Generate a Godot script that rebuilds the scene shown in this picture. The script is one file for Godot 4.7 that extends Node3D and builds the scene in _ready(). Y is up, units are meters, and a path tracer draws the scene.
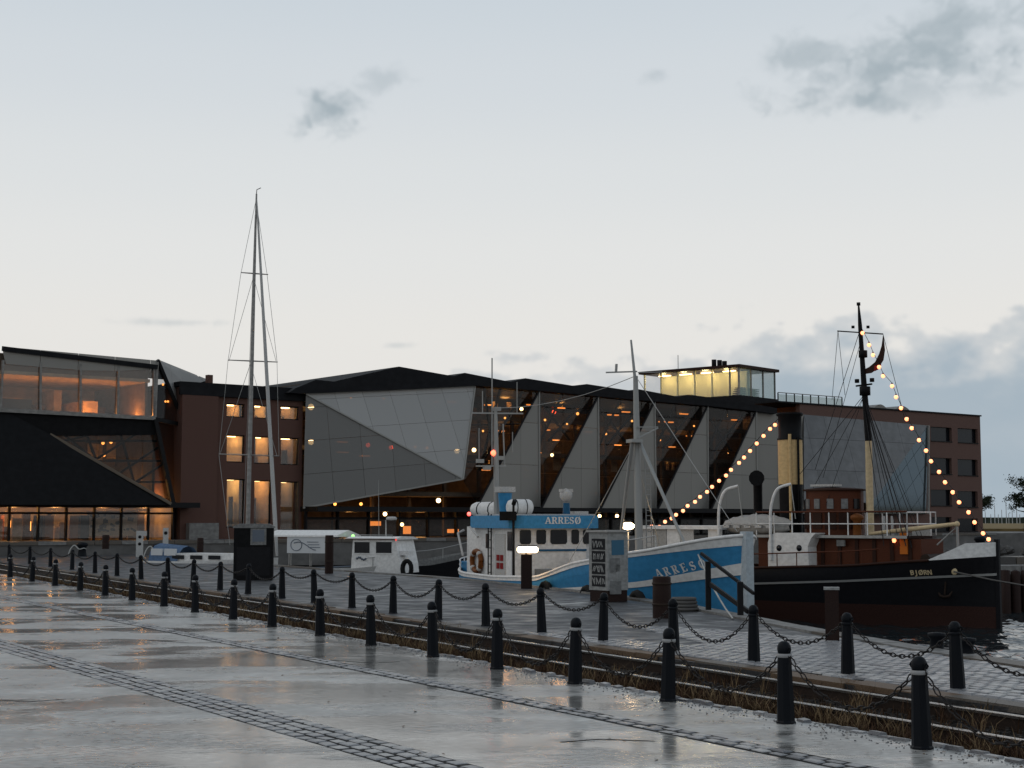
extends Node3D
# A harbour basin at dusk: wet plaza, rail track, chain bollards, moored boats, a folded glass and brick culture house behind.

const EYE := Vector3(0, 2.5, 0)
const FOCAL := 1500.0
var cam_basis := Basis(Vector3.RIGHT, atan(135.0 / 1500.0))
var M := {}
var taken := {}
var rng := RandomNumberGenerator.new()
var fac                     # frame of the long facade
var cut                     # frame of the blue cutter
var tug                     # frame of the black tug

func _ready():
	rng.seed = 71
	set_camera_and_light()
	make_materials()
	build_ground()
	build_track()
	build_water_and_shore()
	build_glass_hall()
	build_brick_house()
	build_faceted_hall()
	build_brick_block()
	build_rooftop()
	build_bollards()
	build_cutter()
	build_tug()
	build_small_boats()
	build_quay_things()
	build_right_shore()

func set_camera_and_light():
	var cam := Camera3D.new()
	cam.name = "camera"
	cam.transform = Transform3D(cam_basis, EYE)
	cam.fov = rad_to_deg(2.0 * atan(384.0 / FOCAL))
	cam.near = 0.1
	cam.far = 6000.0
	add_child(cam)
	cam.current = true
	var env := Environment.new()
	env.background_mode = Environment.BG_SKY
	env.tonemap_mode = Environment.TONE_MAPPER_LINEAR
	env.tonemap_exposure = 1.0
	env.sdfgi_enabled = true
	env.ssao_enabled = true
	env.ssil_enabled = true
	var sky := Sky.new()
	var pm := PanoramaSkyMaterial.new()
	pm.panorama = sky_image()
	sky.sky_material = pm
	env.sky = sky
	var we := WorldEnvironment.new()
	we.name = "world_environment"
	we.environment = env
	add_child(we)
	var sun := DirectionalLight3D.new()
	sun.name = "low_sun"
	sun.light_energy = 0.15
	sun.light_color = Color(1.0, 0.93, 0.85)
	sun.light_angular_distance = 40.0
	sun.shadow_enabled = true
	add_child(sun)
	sun.look_at_from_position(Vector3(-40, 60, -10), Vector3.ZERO, Vector3.UP)

# ---- sky: a pale dusk gradient with a cloud bank low down and a few loose clouds, all the way round
func sky_image() -> ImageTexture:
	var w := 4096
	var h := 2048
	var stops := [[-90.0, Color(0.30, 0.31, 0.32)], [-2.0, Color(0.62, 0.64, 0.65)], [0.0, Color(0.862, 0.85, 0.832)], [3.0, Color(0.900, 0.888, 0.870)], [7.0, Color(0.903, 0.897, 0.882)], [10.0, Color(0.888, 0.892, 0.888)], [13.0, Color(0.862, 0.876, 0.882)], [16.5, Color(0.825, 0.850, 0.870)], [20.0, Color(0.790, 0.826, 0.856)], [40.0, Color(0.65, 0.71, 0.765)], [90.0, Color(0.52, 0.59, 0.67)]]
	var img := Image.create(w, h, false, Image.FORMAT_RGBF)
	var rows := []
	for y in h:
		var el := 90.0 - (y + 0.5) / h * 180.0
		var c: Color = stops[0][1]
		for k in stops.size() - 1:
			if el >= stops[k][0] and el <= stops[k + 1][0]:
				var t: float = (el - stops[k][0]) / (stops[k + 1][0] - stops[k][0])
				c = stops[k][1].lerp(stops[k + 1][1], t * t * (3.0 - 2.0 * t) * 0.5 + t * 0.5)
		c = c.srgb_to_linear()
		rows.append(c)
		img.fill_rect(Rect2i(0, y, w, 1), c)
	var nb := FastNoiseLite.new()
	nb.seed = 11
	nb.noise_type = FastNoiseLite.TYPE_SIMPLEX
	nb.frequency = 0.16
	nb.fractal_octaves = 5
	nb.fractal_gain = 0.55
	var nf := FastNoiseLite.new()
	nf.seed = 5
	nf.noise_type = FastNoiseLite.TYPE_SIMPLEX
	nf.frequency = 0.30
	nf.fractal_octaves = 6
	nf.fractal_gain = 0.58
	# loose clouds: azimuth, elevation, half width, half height, strength; the sky out of view has the same kind of clouds
	var loose := [[-6.9, 15.4, 1.7, 0.95, 1.15], [-5.0, 16.5, 1.1, 0.6, 0.5], [14.3, 16.5, 4.6, 1.5, 1.1], [17.0, 17.8, 2.6, 1.3, 0.9], [11.4, 17.3, 2.0, 0.9, 0.75], [15.5, 15.6, 4.0, 0.8, 0.5], [5.5, 16.7, 0.6, 0.3, 0.5], [-12.6, 7.3, 2.2, 0.16, 0.55], [-4.5, 6.6, 0.7, 0.12, 0.5]]
	var r2 := RandomNumberGenerator.new()
	r2.seed = 9
	for k in 34:
		var az := r2.randf_range(24.0, 336.0)
		loose.append([az if az < 180.0 else az - 360.0, r2.randf_range(9.0, 24.0), r2.randf_range(1.2, 5.0), r2.randf_range(0.5, 1.5), r2.randf_range(0.5, 1.0)])
	var bank := Color(0.640, 0.700, 0.745).srgb_to_linear()
	var puff := Color(0.765, 0.785, 0.800).srgb_to_linear()
	var dark := Color(0.640, 0.690, 0.720).srgb_to_linear()
	var y0 := int((90.0 - 11.0) / 180.0 * h)
	var y1 := int((90.0 + 0.6) / 180.0 * h)
	for x in w:
		var az := wrapf((x + 0.5) / w * 360.0, -180.0, 180.0)
		var a := deg_to_rad(az)
		var cx := cos(a) * 57.3
		var cy := sin(a) * 57.3
		var big := nb.get_noise_3d(cx * 0.25, cy * 0.25, 40.0)
		# how high the bank of cloud stands over the horizon in this direction
		var away := 1.0 - smoothstep(60.0, 110.0, az)
		var rise := (0.9 * smoothstep(-10.0, 2.0, az) + 0.35 * smoothstep(4.0, 12.0, az)) * away
		var top := 4.85 + 1.75 * rise + 0.9 * big
		var thick: float = clamp(0.20 + 0.80 * smoothstep(4.0, 13.0, az) * away + 0.16 * smoothstep(-8.0, 2.0, az), 0.0, 1.0)
		var body := 0.45 + 0.5 * smoothstep(-11.0, 0.0, az) * away
		for y in range(y0, y1):
			var el := 90.0 - (y + 0.5) / h * 180.0
			if el > top + 3.0:
				continue
			var n := nf.get_noise_3d(cx, cy, el * 2.0)
			var edge := top + 1.9 * n
			var d := smoothstep(-0.12, 0.55, edge - el)
			if d <= 0.0:
				continue
			var base: Color = rows[y]
			var deep := smoothstep(0.0, 2.4, edge - el) * thick
			var lump := 0.5 + 0.5 * nf.get_noise_3d(cx * 0.7, cy * 0.7, el * 1.4 + 30.0)
			var fade := 1.0
			var c = base.lerp(puff, d * (0.40 + 0.50 * lump) * max(body, thick) * fade)
			c = c.lerp(bank, deep * (0.80 + 0.20 * lump))
			img.set_pixel(x, y, c)
	for q in loose:
		var xa := int((q[0] - q[2] * 1.7) / 360.0 * w)
		var xb := int((q[0] + q[2] * 1.7) / 360.0 * w)
		var ya := int((90.0 - q[1] - q[3] * 2.0) / 180.0 * h)
		var yb := int((90.0 - q[1] + q[3] * 2.0) / 180.0 * h)
		for x in range(xa, xb):
			for y in range(ya, yb):
				var az := (x + 0.5) / w * 360.0
				var el := 90.0 - (y + 0.5) / h * 180.0
				var u: float = (az - q[0]) / q[2]
				var v: float = (el - q[1] - u * 0.18 * q[3]) / q[3]
				var wx := az + 0.9 * nb.get_noise_3d(az * 3.0, el * 4.0, q[0])
				var wy := el + 0.5 * nb.get_noise_3d(az * 3.0, el * 4.0, q[0] + 50.0)
				var n := nf.get_noise_3d(wx * 1.1, wy * 1.9, 7.0 + q[0]) + 0.4 * nf.get_noise_3d(wx * 4.0, wy * 6.0, q[0])
				var s := 1.0 - sqrt(u * u + v * v) + n * 0.95
				var d: float = smoothstep(-0.15, 1.15, s) * q[4] * 0.85
				if d > 0.002:
					var xx := posmod(x, w)
					var b := img.get_pixel(xx, y)
					img.set_pixel(xx, y, b.lerp(dark, d))
	return ImageTexture.create_from_image(img)

# ---- from a direction seen by the photographer's lens to a place at a known distance
func ray(px: float, py: float) -> Vector3:
	return (cam_basis * Vector3(px - 512.0, 384.0 - py, -FOCAL)).normalized()

func on_level(px: float, py: float, y: float) -> Vector3:
	var r := ray(px, py)
	return EYE + r * ((y - EYE.y) / r.y)

func at_depth(px: float, py: float, depth: float) -> Vector3:
	var r := ray(px, py)
	return EYE + r * (depth / -r.z)

class Frame:
	var o: Vector3
	var u: Vector3
	var n: Vector3
	func _init(o_: Vector3, u_: Vector3):
		o = o_
		u = Vector3(u_.x, 0, u_.z).normalized()
		n = u.cross(Vector3.UP)
	func world(p: Vector3) -> Vector3:
		return o + u * p.x + Vector3.UP * p.y + n * p.z

# local point of a frame on its vertical plane z = w
func at(fr, px: float, py: float, w := 0.0) -> Vector3:
	var r := ray(px, py)
	var t: float = (fr.o + fr.n * w - EYE).dot(fr.n) / r.dot(fr.n)
	var p: Vector3 = EYE + r * t - fr.o
	return Vector3(p.dot(fr.u), p.y, w)

# local point of a frame on its vertical plane x = s
func at_s(fr, px: float, py: float, s := 0.0) -> Vector3:
	var r := ray(px, py)
	var t: float = (fr.o + fr.u * s - EYE).dot(fr.u) / r.dot(fr.u)
	var p: Vector3 = EYE + r * t - fr.o
	return Vector3(s, p.y, p.dot(fr.n))

# along the quay: a runs with the bollards, c across them towards the water
func q(a: float, c: float, y := 0.0) -> Vector3:
	return Vector3(-0.475 * a + 0.88 * c, y, -(0.88 * a + 0.475 * c))

# place along a hull side whose point at height y is seen at picture column px
func hull_x(fr, h, px: float, y: float) -> float:
	var lo: float = -h.length * 0.7
	var hi := -0.02
	for k in 40:
		var mid := (lo + hi) * 0.5
		if ray_pixel(fr.world(h.point(mid, y, 1.0))).x < px:
			lo = mid
		else:
			hi = mid
	return lo

# rounded line through the given points
func bend(pts: Array, n := 5) -> Array:
	var out := []
	for i in pts.size() - 1:
		var p0: Vector3 = pts[max(i - 1, 0)]
		var p3: Vector3 = pts[min(i + 2, pts.size() - 1)]
		for k in n:
			out.append(pts[i].cubic_interpolate(pts[i + 1], p0, p3, float(k) / n))
	out.append(pts[-1])
	return out

# ---- naming
func numbered(called: String) -> String:
	var k: int = taken.get(called, 0)
	taken[called] = k + 1
	return called if k == 0 else "%s_%03d" % [called, k]

func tag(o, label: String, category: String, group := ""):
	o.set_meta("label", label)
	o.set_meta("category", category)
	if group != "":
		o.set_meta("group", group)
	return o

func thing(called: String, label: String, category: String, xf: Transform3D, group := "") -> Node3D:
	var o := Node3D.new()
	o.name = numbered(called)
	o.transform = xf
	add_child(o)
	tag(o, label, category, group)
	return o

func framed(called, label, category, fr, group := "") -> Node3D:
	return thing(called, label, category, Transform3D(Basis(fr.u, Vector3.UP, fr.n), fr.o), group)

func setting(called: String, parent = null) -> Node3D:
	var o := Node3D.new()
	o.name = numbered(called)
	add_child(o)
	o.set_meta("kind", "structure")
	return o

# ---- mesh tools; corners run counter-clockwise seen from outside
func S() -> SurfaceTool:
	var st := SurfaceTool.new()
	st.begin(Mesh.PRIMITIVE_TRIANGLES)
	st.set_smooth_group(-1)
	return st

func tri(st, a, b, c):
	st.add_vertex(a)
	st.add_vertex(c)
	st.add_vertex(b)

func quad(st, a, b, c, d):
	tri(st, a, b, c)
	tri(st, a, c, d)

func mesh_of(st) -> ArrayMesh:
	st.generate_normals()
	return st.commit()

func put(st, called: String, m, parent, kind := "") -> MeshInstance3D:
	return put_mesh(mesh_of(st), called, m, parent, kind)

func put_mesh(mesh: Mesh, called: String, m, parent, kind := "") -> MeshInstance3D:
	var o := MeshInstance3D.new()
	o.mesh = mesh
	o.name = called if parent != self else numbered(called)
	o.material_override = M[m] if m is String else m
	parent.add_child(o, true)
	if kind != "":
		o.set_meta("kind", kind)
	return o

func box(st, c: Vector3, s: Vector3, b := Basis.IDENTITY):
	var h := s * 0.5
	var p := []
	for k in 8:
		p.append(c + b * Vector3(h.x if k & 1 else -h.x, h.y if k & 2 else -h.y, h.z if k & 4 else -h.z))
	quad(st, p[4], p[5], p[7], p[6])
	quad(st, p[1], p[0], p[2], p[3])
	quad(st, p[0], p[4], p[6], p[2])
	quad(st, p[5], p[1], p[3], p[7])
	quad(st, p[6], p[7], p[3], p[2])
	quad(st, p[0], p[1], p[5], p[4])

# box between two corners
func box2(st, a: Vector3, b: Vector3):
	box(st, (a + b) * 0.5, (b - a).abs())

# straight bar of rectangular section
func bar(st, a: Vector3, b: Vector3, w: float, h: float, hint := Vector3.UP):
	var d := b - a
	var x := d.normalized()
	if abs(x.dot(hint)) > 0.98:
		hint = Vector3(0, 0, 1) if abs(x.z) < 0.9 else Vector3(1, 0, 0)
	var z := x.cross(hint).normalized()
	var y := z.cross(x)
	box(st, (a + b) * 0.5, Vector3(d.length(), h, w), Basis(x, y, z))

func tube(st, pts: Array, r, sides := 6, caps := true):
	st.set_smooth_group(1)
	var rings := []
	var n := pts.size()
	var up := Vector3(0.13, 0.97, 0.21).normalized()
	for i in n:
		var d: Vector3 = (pts[min(i + 1, n - 1)] - pts[max(i - 1, 0)]).normalized()
		if abs(d.dot(up)) > 0.95:
			up = Vector3(0.9, 0.1, 0.4).normalized()
		var e := d.cross(up).normalized()
		var f := e.cross(d)
		up = f
		var rr: float = r[i] if r is Array else r
		var ring := []
		for k in sides:
			var a := TAU * k / sides
			ring.append(pts[i] + (e * cos(a) + f * sin(a)) * rr)
		rings.append(ring)
	for i in n - 1:
		for k in sides:
			var k2 := (k + 1) % sides
			quad(st, rings[i][k], rings[i][k2], rings[i + 1][k2], rings[i + 1][k])
	if caps:
		st.set_smooth_group(-1)
		for k in range(1, sides - 1):
			tri(st, rings[0][0], rings[0][k + 1], rings[0][k])
			tri(st, rings[n - 1][0], rings[n - 1][k], rings[n - 1][k + 1])
	st.set_smooth_group(-1)

# turned shape round the y axis of xf: profile of Vector2(radius, height) from bottom to top
func lathe(st, prof: Array, sides := 12, xf := Transform3D.IDENTITY, smooth := true):
	st.set_smooth_group(1 if smooth else -1)
	for i in prof.size() - 1:
		for k in sides:
			var a0 := TAU * k / sides
			var a1 := TAU * (k + 1) / sides
			var p0 := xf * Vector3(prof[i].x * cos(a0), prof[i].y, -prof[i].x * sin(a0))
			var p1 := xf * Vector3(prof[i].x * cos(a1), prof[i].y, -prof[i].x * sin(a1))
			var p2 := xf * Vector3(prof[i + 1].x * cos(a1), prof[i + 1].y, -prof[i + 1].x * sin(a1))
			var p3 := xf * Vector3(prof[i + 1].x * cos(a0), prof[i + 1].y, -prof[i + 1].x * sin(a0))
			if prof[i].x > 1e-5:
				tri(st, p0, p1, p2)
			if prof[i + 1].x > 1e-5:
				tri(st, p0, p2, p3)
	st.set_smooth_group(-1)

func ball(st, c: Vector3, r: float, sides := 8, squash := 1.0):
	var prof := []
	for k in 6:
		var a := -PI / 2 + PI * k / 5.0
		prof.append(Vector2(max(0.0, cos(a)) * r if k > 0 and k < 5 else 0.0, sin(a) * r * squash))
	lathe(st, prof, sides, Transform3D(Basis.IDENTITY, c))

func area2(p) -> float:
	var s := 0.0
	for i in p.size():
		s += p[i].cross(p[(i + 1) % p.size()])
	return s * 0.5

# polygon in the xy plane of xf, from z0 (back) to z1 (front)
func prism(st, poly, z0: float, z1: float, xf := Transform3D.IDENTITY):
	var p := PackedVector2Array(poly)
	if area2(p) < 0:
		p.reverse()
	var t := Geometry2D.triangulate_polygon(p)
	for i in range(0, t.size(), 3):
		var a := p[t[i]]
		var b := p[t[i + 1]]
		var c := p[t[i + 2]]
		if (b - a).cross(c - a) < 0:
			var e := b
			b = c
			c = e
		tri(st, xf * Vector3(a.x, a.y, z1), xf * Vector3(b.x, b.y, z1), xf * Vector3(c.x, c.y, z1))
		tri(st, xf * Vector3(a.x, a.y, z0), xf * Vector3(c.x, c.y, z0), xf * Vector3(b.x, b.y, z0))
	for i in p.size():
		var a := p[i]
		var b := p[(i + 1) % p.size()]
		quad(st, xf * Vector3(a.x, a.y, z0), xf * Vector3(b.x, b.y, z0), xf * Vector3(b.x, b.y, z1), xf * Vector3(a.x, a.y, z1))

# upright prism over a plan polygon of Vector2(x, z)
func slab(st, plan, y0: float, y1: float):
	var p := []
	for v in plan:
		p.append(Vector2(v.x, -v.y))
	prism(st, p, y0, y1, Transform3D(Basis(Vector3(1, 0, 0), Vector3(0, 0, -1), Vector3(0, 1, 0)), Vector3.ZERO))

# plane of a flat polygon, its normal turned towards hint
func plane_of(pts: Array, hint := Vector3(0, 0, 1), along := Vector3.ZERO) -> Transform3D:
	var nrm := Vector3.ZERO
	for i in pts.size():
		nrm += pts[i].cross(pts[(i + 1) % pts.size()])
	nrm = nrm.normalized()
	if nrm.dot(hint) < 0:
		nrm = -nrm
	var e: Vector3 = along if along != Vector3.ZERO else Vector3(1, 0, 0)
	if absf(e.normalized().dot(nrm)) > 0.99:
		e = Vector3(0, 0, -1)
	e = (e - nrm * e.dot(nrm)).normalized()
	return Transform3D(Basis(e, nrm.cross(e), nrm), pts[0])

func plate(st, pts: Array, thick: float, hint := Vector3(0, 0, 1)):
	var xf := plane_of(pts, hint)
	var inv := xf.affine_inverse()
	var poly := PackedVector2Array()
	for p in pts:
		var l: Vector3 = inv * p
		poly.append(Vector2(l.x, l.y))
	prism(st, poly, -thick, 0.0, xf)

# a flat facet split into separate sheets with open joints between them
func sheets(parent, pts: Array, cu: float, cv: float, gap: float, thick: float, m, called := "panel", hint := Vector3(0, 0, 1), along := Vector3.ZERO, shift := Vector2.ZERO):
	var xf := plane_of(pts, hint, along)
	var inv := xf.affine_inverse()
	var poly := PackedVector2Array()
	var lo := Vector2(1e9, 1e9)
	var hi := -lo
	for p in pts:
		var l: Vector3 = inv * p
		poly.append(Vector2(l.x, l.y))
		lo = lo.min(poly[-1])
		hi = hi.max(poly[-1])
	lo += shift
	var x := lo.x - cu
	while x < hi.x:
		var y := lo.y - cv
		while y < hi.y:
			var cell := PackedVector2Array([Vector2(x + gap / 2, y + gap / 2), Vector2(x + cu - gap / 2, y + gap / 2), Vector2(x + cu - gap / 2, y + cv - gap / 2), Vector2(x + gap / 2, y + cv - gap / 2)])
			for piece in Geometry2D.intersect_polygons(poly, cell):
				if abs(area2(piece)) > 0.08:
					var st := S()
					prism(st, piece, -thick, 0.0, xf)
					var mm = m[rng.randi() % m.size()] if m is Array else m
					put(st, called, mm, parent)
			y += cv
		x += cu

func wire(st, a: Vector3, b: Vector3, r: float, sag := 0.0, n := 6, sides := 4):
	var pts := []
	for i in n + 1:
		var t := float(i) / n
		pts.append(a.lerp(b, t) - Vector3(0, sag * 4.0 * t * (1.0 - t), 0))
	tube(st, pts, r, sides, false)

func lettering(text: String, size: float, font: String, depth := 0.02) -> TextMesh:
	var t := TextMesh.new()
	var f := SystemFont.new()
	f.font_names = PackedStringArray([font])
	f.font_weight = 700
	t.font = f
	t.text = text
	t.font_size = 64
	t.pixel_size = size / 46.0
	t.depth = depth
	t.curve_step = 4.0
	return t

func lamp_light(parent, p: Vector3, energy: float, color: Color, size := 0.1, reach := 30.0):
	var l := OmniLight3D.new()
	l.name = "lamp_light"
	l.position = p
	l.light_energy = energy
	l.light_color = color
	l.light_size = size
	l.omni_range = reach
	l.omni_attenuation = 2.0
	l.shadow_enabled = true
	parent.add_child(l, true)
	return l

# ---- materials
func lin(r: float, g: float, b: float, a := 1.0) -> Color:
	var c := Color(r, g, b).linear_to_srgb()
	c.a = a
	return c

func gray_noise(size: int, freq: float, octaves: int, seed_: int, lo: float, hi: float, gain := 0.55) -> Image:
	var n := FastNoiseLite.new()
	n.seed = seed_
	n.noise_type = FastNoiseLite.TYPE_SIMPLEX_SMOOTH
	n.frequency = freq
	n.fractal_octaves = octaves
	n.fractal_gain = gain
	var im := n.get_seamless_image(size, size)
	im.convert(Image.FORMAT_L8)
	var d := im.get_data()
	for i in d.size():
		var v := d[i] / 255.0
		d[i] = int(clamp(lo + (hi - lo) * v, 0.0, 1.0) * 255.0)
	return Image.create_from_data(size, size, false, Image.FORMAT_L8, d)

func tex(im: Image) -> ImageTexture:
	return ImageTexture.create_from_image(im)

func rgb(im: Image) -> ImageTexture:
	var c := im.duplicate()
	c.convert(Image.FORMAT_RGB8)
	return ImageTexture.create_from_image(c)

var patchy: ImageTexture
var faint: ImageTexture
var grainy: ImageTexture
var rough_patch: ImageTexture
var bumpy: ImageTexture
var streaky: ImageTexture

func mat(key: String, c: Color, rough: float, metal := 0.0, t: ImageTexture = null, scale := 1.0, bump: ImageTexture = null, bump_scale := 0.5) -> StandardMaterial3D:
	var m := StandardMaterial3D.new()
	m.resource_name = key
	m.albedo_color = c
	m.roughness = rough
	m.metallic = metal
	m.metallic_specular = 0.5 if rough < 0.34 else 0.22
	if t or bump:
		m.uv1_triplanar = true
		m.uv1_world_triplanar = true
		m.uv1_scale = Vector3.ONE * scale
	if t:
		m.albedo_texture = t
	if bump:
		m.normal_enabled = true
		m.normal_texture = bump
		m.normal_scale = bump_scale
	M[key] = m
	return m

func glow(key: String, c: Color, energy: float):
	var m := mat(key, Color(0.9, 0.85, 0.75), 0.5)
	m.emission_enabled = true
	m.emission = c
	m.emission_energy_multiplier = energy
	return m

func pane(key: String, c: Color, alpha: float, rough := 0.02, metal := 0.0):
	var m := mat(key, Color(c.r, c.g, c.b, alpha), rough, metal)
	m.transparency = BaseMaterial3D.TRANSPARENCY_ALPHA
	return m

func make_materials():
	patchy = rgb(gray_noise(512, 0.012, 5, 3, 0.72, 1.05))
	faint = rgb(gray_noise(512, 0.02, 5, 15, 0.86, 1.06))
	grainy = rgb(gray_noise(512, 0.09, 4, 8, 0.55, 1.12))
	var bi := gray_noise(512, 0.06, 4, 21, 0.0, 1.0)
	bi.bump_map_to_normal_map(3.0)
	bumpy = tex(bi)
	# wet asphalt: smooth where water stands, rougher where it has drained
	var size := 1024
	var fine := gray_noise(size, 0.16, 3, 31, 0.0, 1.0).get_data()
	var mid := gray_noise(size, 0.012, 4, 32, 0.0, 1.0).get_data()
	var wide := gray_noise(size, 0.0045, 3, 33, 0.0, 1.0).get_data()
	var al := PackedByteArray()
	al.resize(size * size)
	var ro := PackedByteArray()
	ro.resize(size * size)
	var he := PackedByteArray()
	he.resize(size * size)
	for i in size * size:
		var f := fine[i] / 255.0
		var m := mid[i] / 255.0
		var v := wide[i] / 255.0
		var pool := smoothstep(0.40, 0.56, v * 0.62 + m * 0.38)
		al[i] = int(clamp(0.42 + 0.42 * f + 0.42 * (m - 0.5) - 0.13 * pool, 0.0, 1.0) * 255.0)
		ro[i] = int(clamp(lerp(0.35 + 0.14 * (f - 0.5) + 0.2 * (m - 0.5), 0.15, pool), 0.02, 1.0) * 255.0)
		he[i] = int(clamp(0.5 + (f - 0.5) * (1.0 - 0.93 * pool), 0.0, 1.0) * 255.0)
	var him := Image.create_from_data(size, size, false, Image.FORMAT_L8, he)
	him.bump_map_to_normal_map(1.6)
	var asphalt := mat("wet_asphalt", lin(0.72, 0.71, 0.67), 1.0, 0.0, rgb(Image.create_from_data(size, size, false, Image.FORMAT_L8, al)), 1.0 / 19.0, tex(him), 0.35)
	asphalt.roughness_texture = rgb(Image.create_from_data(size, size, false, Image.FORMAT_L8, ro))
	asphalt.uv1_scale = Vector3(1.0 / 34.0, 1.0 / 19.0, 1.0 / 15.0)
	asphalt.metallic_specular = 0.7
	asphalt.roughness_texture_channel = BaseMaterial3D.TEXTURE_CHANNEL_RED
	var apron := mat("apron_asphalt", lin(0.145, 0.147, 0.155), 1.0, 0.0, asphalt.albedo_texture, 1.0 / 13.0, tex(him), 0.5)
	var rp := gray_noise(512, 0.02, 4, 41, 0.22, 0.85)
	rough_patch = rgb(rp)
	apron.roughness_texture = rough_patch
	apron.metallic_specular = 0.5
	mat("sett", lin(0.30, 0.30, 0.31), 0.30, 0.0, grainy, 1.3, bumpy, 0.35)
	mat("sett_dark", lin(0.15, 0.15, 0.16), 0.33, 0.0, grainy, 1.1, bumpy, 0.35)
	mat("sett_pale", lin(0.46, 0.45, 0.44), 0.32, 0.0, grainy, 1.2, bumpy, 0.35)
	mat("joint_soil", lin(0.018, 0.016, 0.014), 0.75, 0.0, grainy, 1.5)
	mat("ballast", lin(0.03, 0.026, 0.023), 0.85, 0.0, grainy, 1.7, bumpy, 1.0)
	mat("ballast_stone", lin(0.05, 0.044, 0.04), 0.75, 0.0, grainy, 3.0)
	mat("rail_steel", lin(0.05, 0.035, 0.028), 0.6, 0.4, grainy, 2.0)
	mat("rail_head", lin(0.42, 0.40, 0.38), 0.26, 1.0, grainy, 1.5)
	mat("edge_board", lin(0.17, 0.115, 0.075), 0.5, 0.0, grainy, 0.9, bumpy, 0.5)
	mat("edge_board_grey", lin(0.16, 0.14, 0.12), 0.45, 0.0, grainy, 0.8, bumpy, 0.5)
	mat("dry_grass", lin(0.055, 0.030, 0.017), 0.9)
	mat("dry_grass_pale", lin(0.16, 0.11, 0.06), 0.9)
	mat("concrete", lin(0.23, 0.225, 0.215), 0.55, 0.0, patchy, 0.4, bumpy, 0.3)
	mat("terrace", lin(0.15, 0.145, 0.14), 0.5, 0.0, patchy, 0.11)
	mat("quay_wall", lin(0.075, 0.07, 0.065), 0.7, 0.0, patchy, 0.3, bumpy, 0.8)
	mat("road_paint", lin(0.55, 0.55, 0.53), 0.4, 0.0, grainy, 1.1)
	mat("iron", lin(0.009, 0.011, 0.015), 0.5, 0.0, grainy, 2.0)
	mat("iron_ring", lin(0.42, 0.42, 0.42), 0.5, 0.0, grainy, 4.0)
	mat("chain", lin(0.03, 0.027, 0.026), 0.5, 0.5)
	mat("fold_grey_a", lin(0.105, 0.107, 0.112), 0.28, 0.35, patchy, 0.12)
	mat("fold_grey_b", lin(0.118, 0.12, 0.125), 0.28, 0.35, patchy, 0.12)
	mat("brick", lin(0.15, 0.082, 0.066), 0.85, 0.0, grainy, 0.55)
	mat("brick_warm", lin(0.19, 0.115, 0.096), 0.85, 0.0, grainy, 0.5)
	mat("dark_roof", lin(0.016, 0.016, 0.018), 0.7, 0.0, patchy, 0.2)
	mat("dark_wall", lin(0.012, 0.012, 0.013), 0.75, 0.0, patchy, 0.25)
	mat("dark_steel", lin(0.014, 0.014, 0.015), 0.5, 0.3)
	mat("pale_steel", lin(0.26, 0.25, 0.235), 0.45, 0.3, patchy, 0.4)
	mat("bronze", lin(0.12, 0.098, 0.075), 0.6)
	mat("mesh_edge", lin(0.28, 0.27, 0.25), 0.6, 0.1)
	for k in 3:
		var t: float = [0.96, 1.0, 1.04][k]
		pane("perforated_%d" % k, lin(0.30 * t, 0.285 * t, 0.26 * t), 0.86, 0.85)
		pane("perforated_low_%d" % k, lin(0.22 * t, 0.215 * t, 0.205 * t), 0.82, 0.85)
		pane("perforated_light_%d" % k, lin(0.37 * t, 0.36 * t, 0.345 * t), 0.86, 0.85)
	pane("facade_glass", lin(0.015, 0.016, 0.016), 0.28, 0.03).metallic_specular = 0.3
	pane("clear_glass", lin(0.10, 0.10, 0.09), 0.12, 0.02)
	mat("mirror_glass", lin(0.10, 0.125, 0.14), 0.06, 0.75)
	pane("green_glass", lin(0.30, 0.42, 0.36), 0.35, 0.03)
	mat("window_dark", lin(0.008, 0.009, 0.012), 0.15).metallic_specular = 0.35
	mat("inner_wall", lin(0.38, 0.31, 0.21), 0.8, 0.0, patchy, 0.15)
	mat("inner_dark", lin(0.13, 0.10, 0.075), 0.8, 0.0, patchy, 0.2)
	mat("inner_floor", lin(0.10, 0.08, 0.06), 0.6)
	mat("curtain", lin(0.45, 0.33, 0.2), 0.8, 0.0, patchy, 0.3)
	mat("furniture", lin(0.03, 0.022, 0.018), 0.6)
	glow("lamp_warm", Color(1.0, 0.62, 0.28), 3.6)
	glow("lamp_white", Color(1.0, 0.82, 0.56), 9.0)
	glow("lamp_red", Color(1.0, 0.30, 0.16), 5.0)
	glow("lamp_soft", Color(1.0, 0.56, 0.22), 1.5)
	glow("lamp_signal", Color(1.0, 0.25, 0.22), 4.0)
	glow("bulb_glow", Color(1.0, 0.56, 0.36), 3.2)
	glow("flood_glow", Color(1.0, 0.87, 0.68), 12.0)
	glow("green_signal", Color(0.5, 1.0, 0.4), 2.5)
	mat("white_paint", lin(0.72, 0.71, 0.69), 0.45, 0.0, faint, 0.5)
	mat("white_worn", lin(0.62, 0.61, 0.59), 0.55, 0.0, grainy, 0.6)
	mat("hull_blue", lin(0.045, 0.225, 0.43), 0.38, 0.0, faint, 0.4)
	mat("hull_blue_dark", lin(0.02, 0.11, 0.22), 0.45, 0.0, patchy, 0.4)
	mat("roof_blue", lin(0.055, 0.25, 0.46), 0.45, 0.0, faint, 0.5)
	mat("pale_blue", lin(0.42, 0.47, 0.50), 0.5, 0.0, faint, 0.6)
	mat("hull_black", lin(0.012, 0.012, 0.014), 0.45, 0.0, faint, 0.5)
	mat("hull_red", lin(0.055, 0.026, 0.021), 0.6, 0.0, grainy, 0.5)
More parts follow.
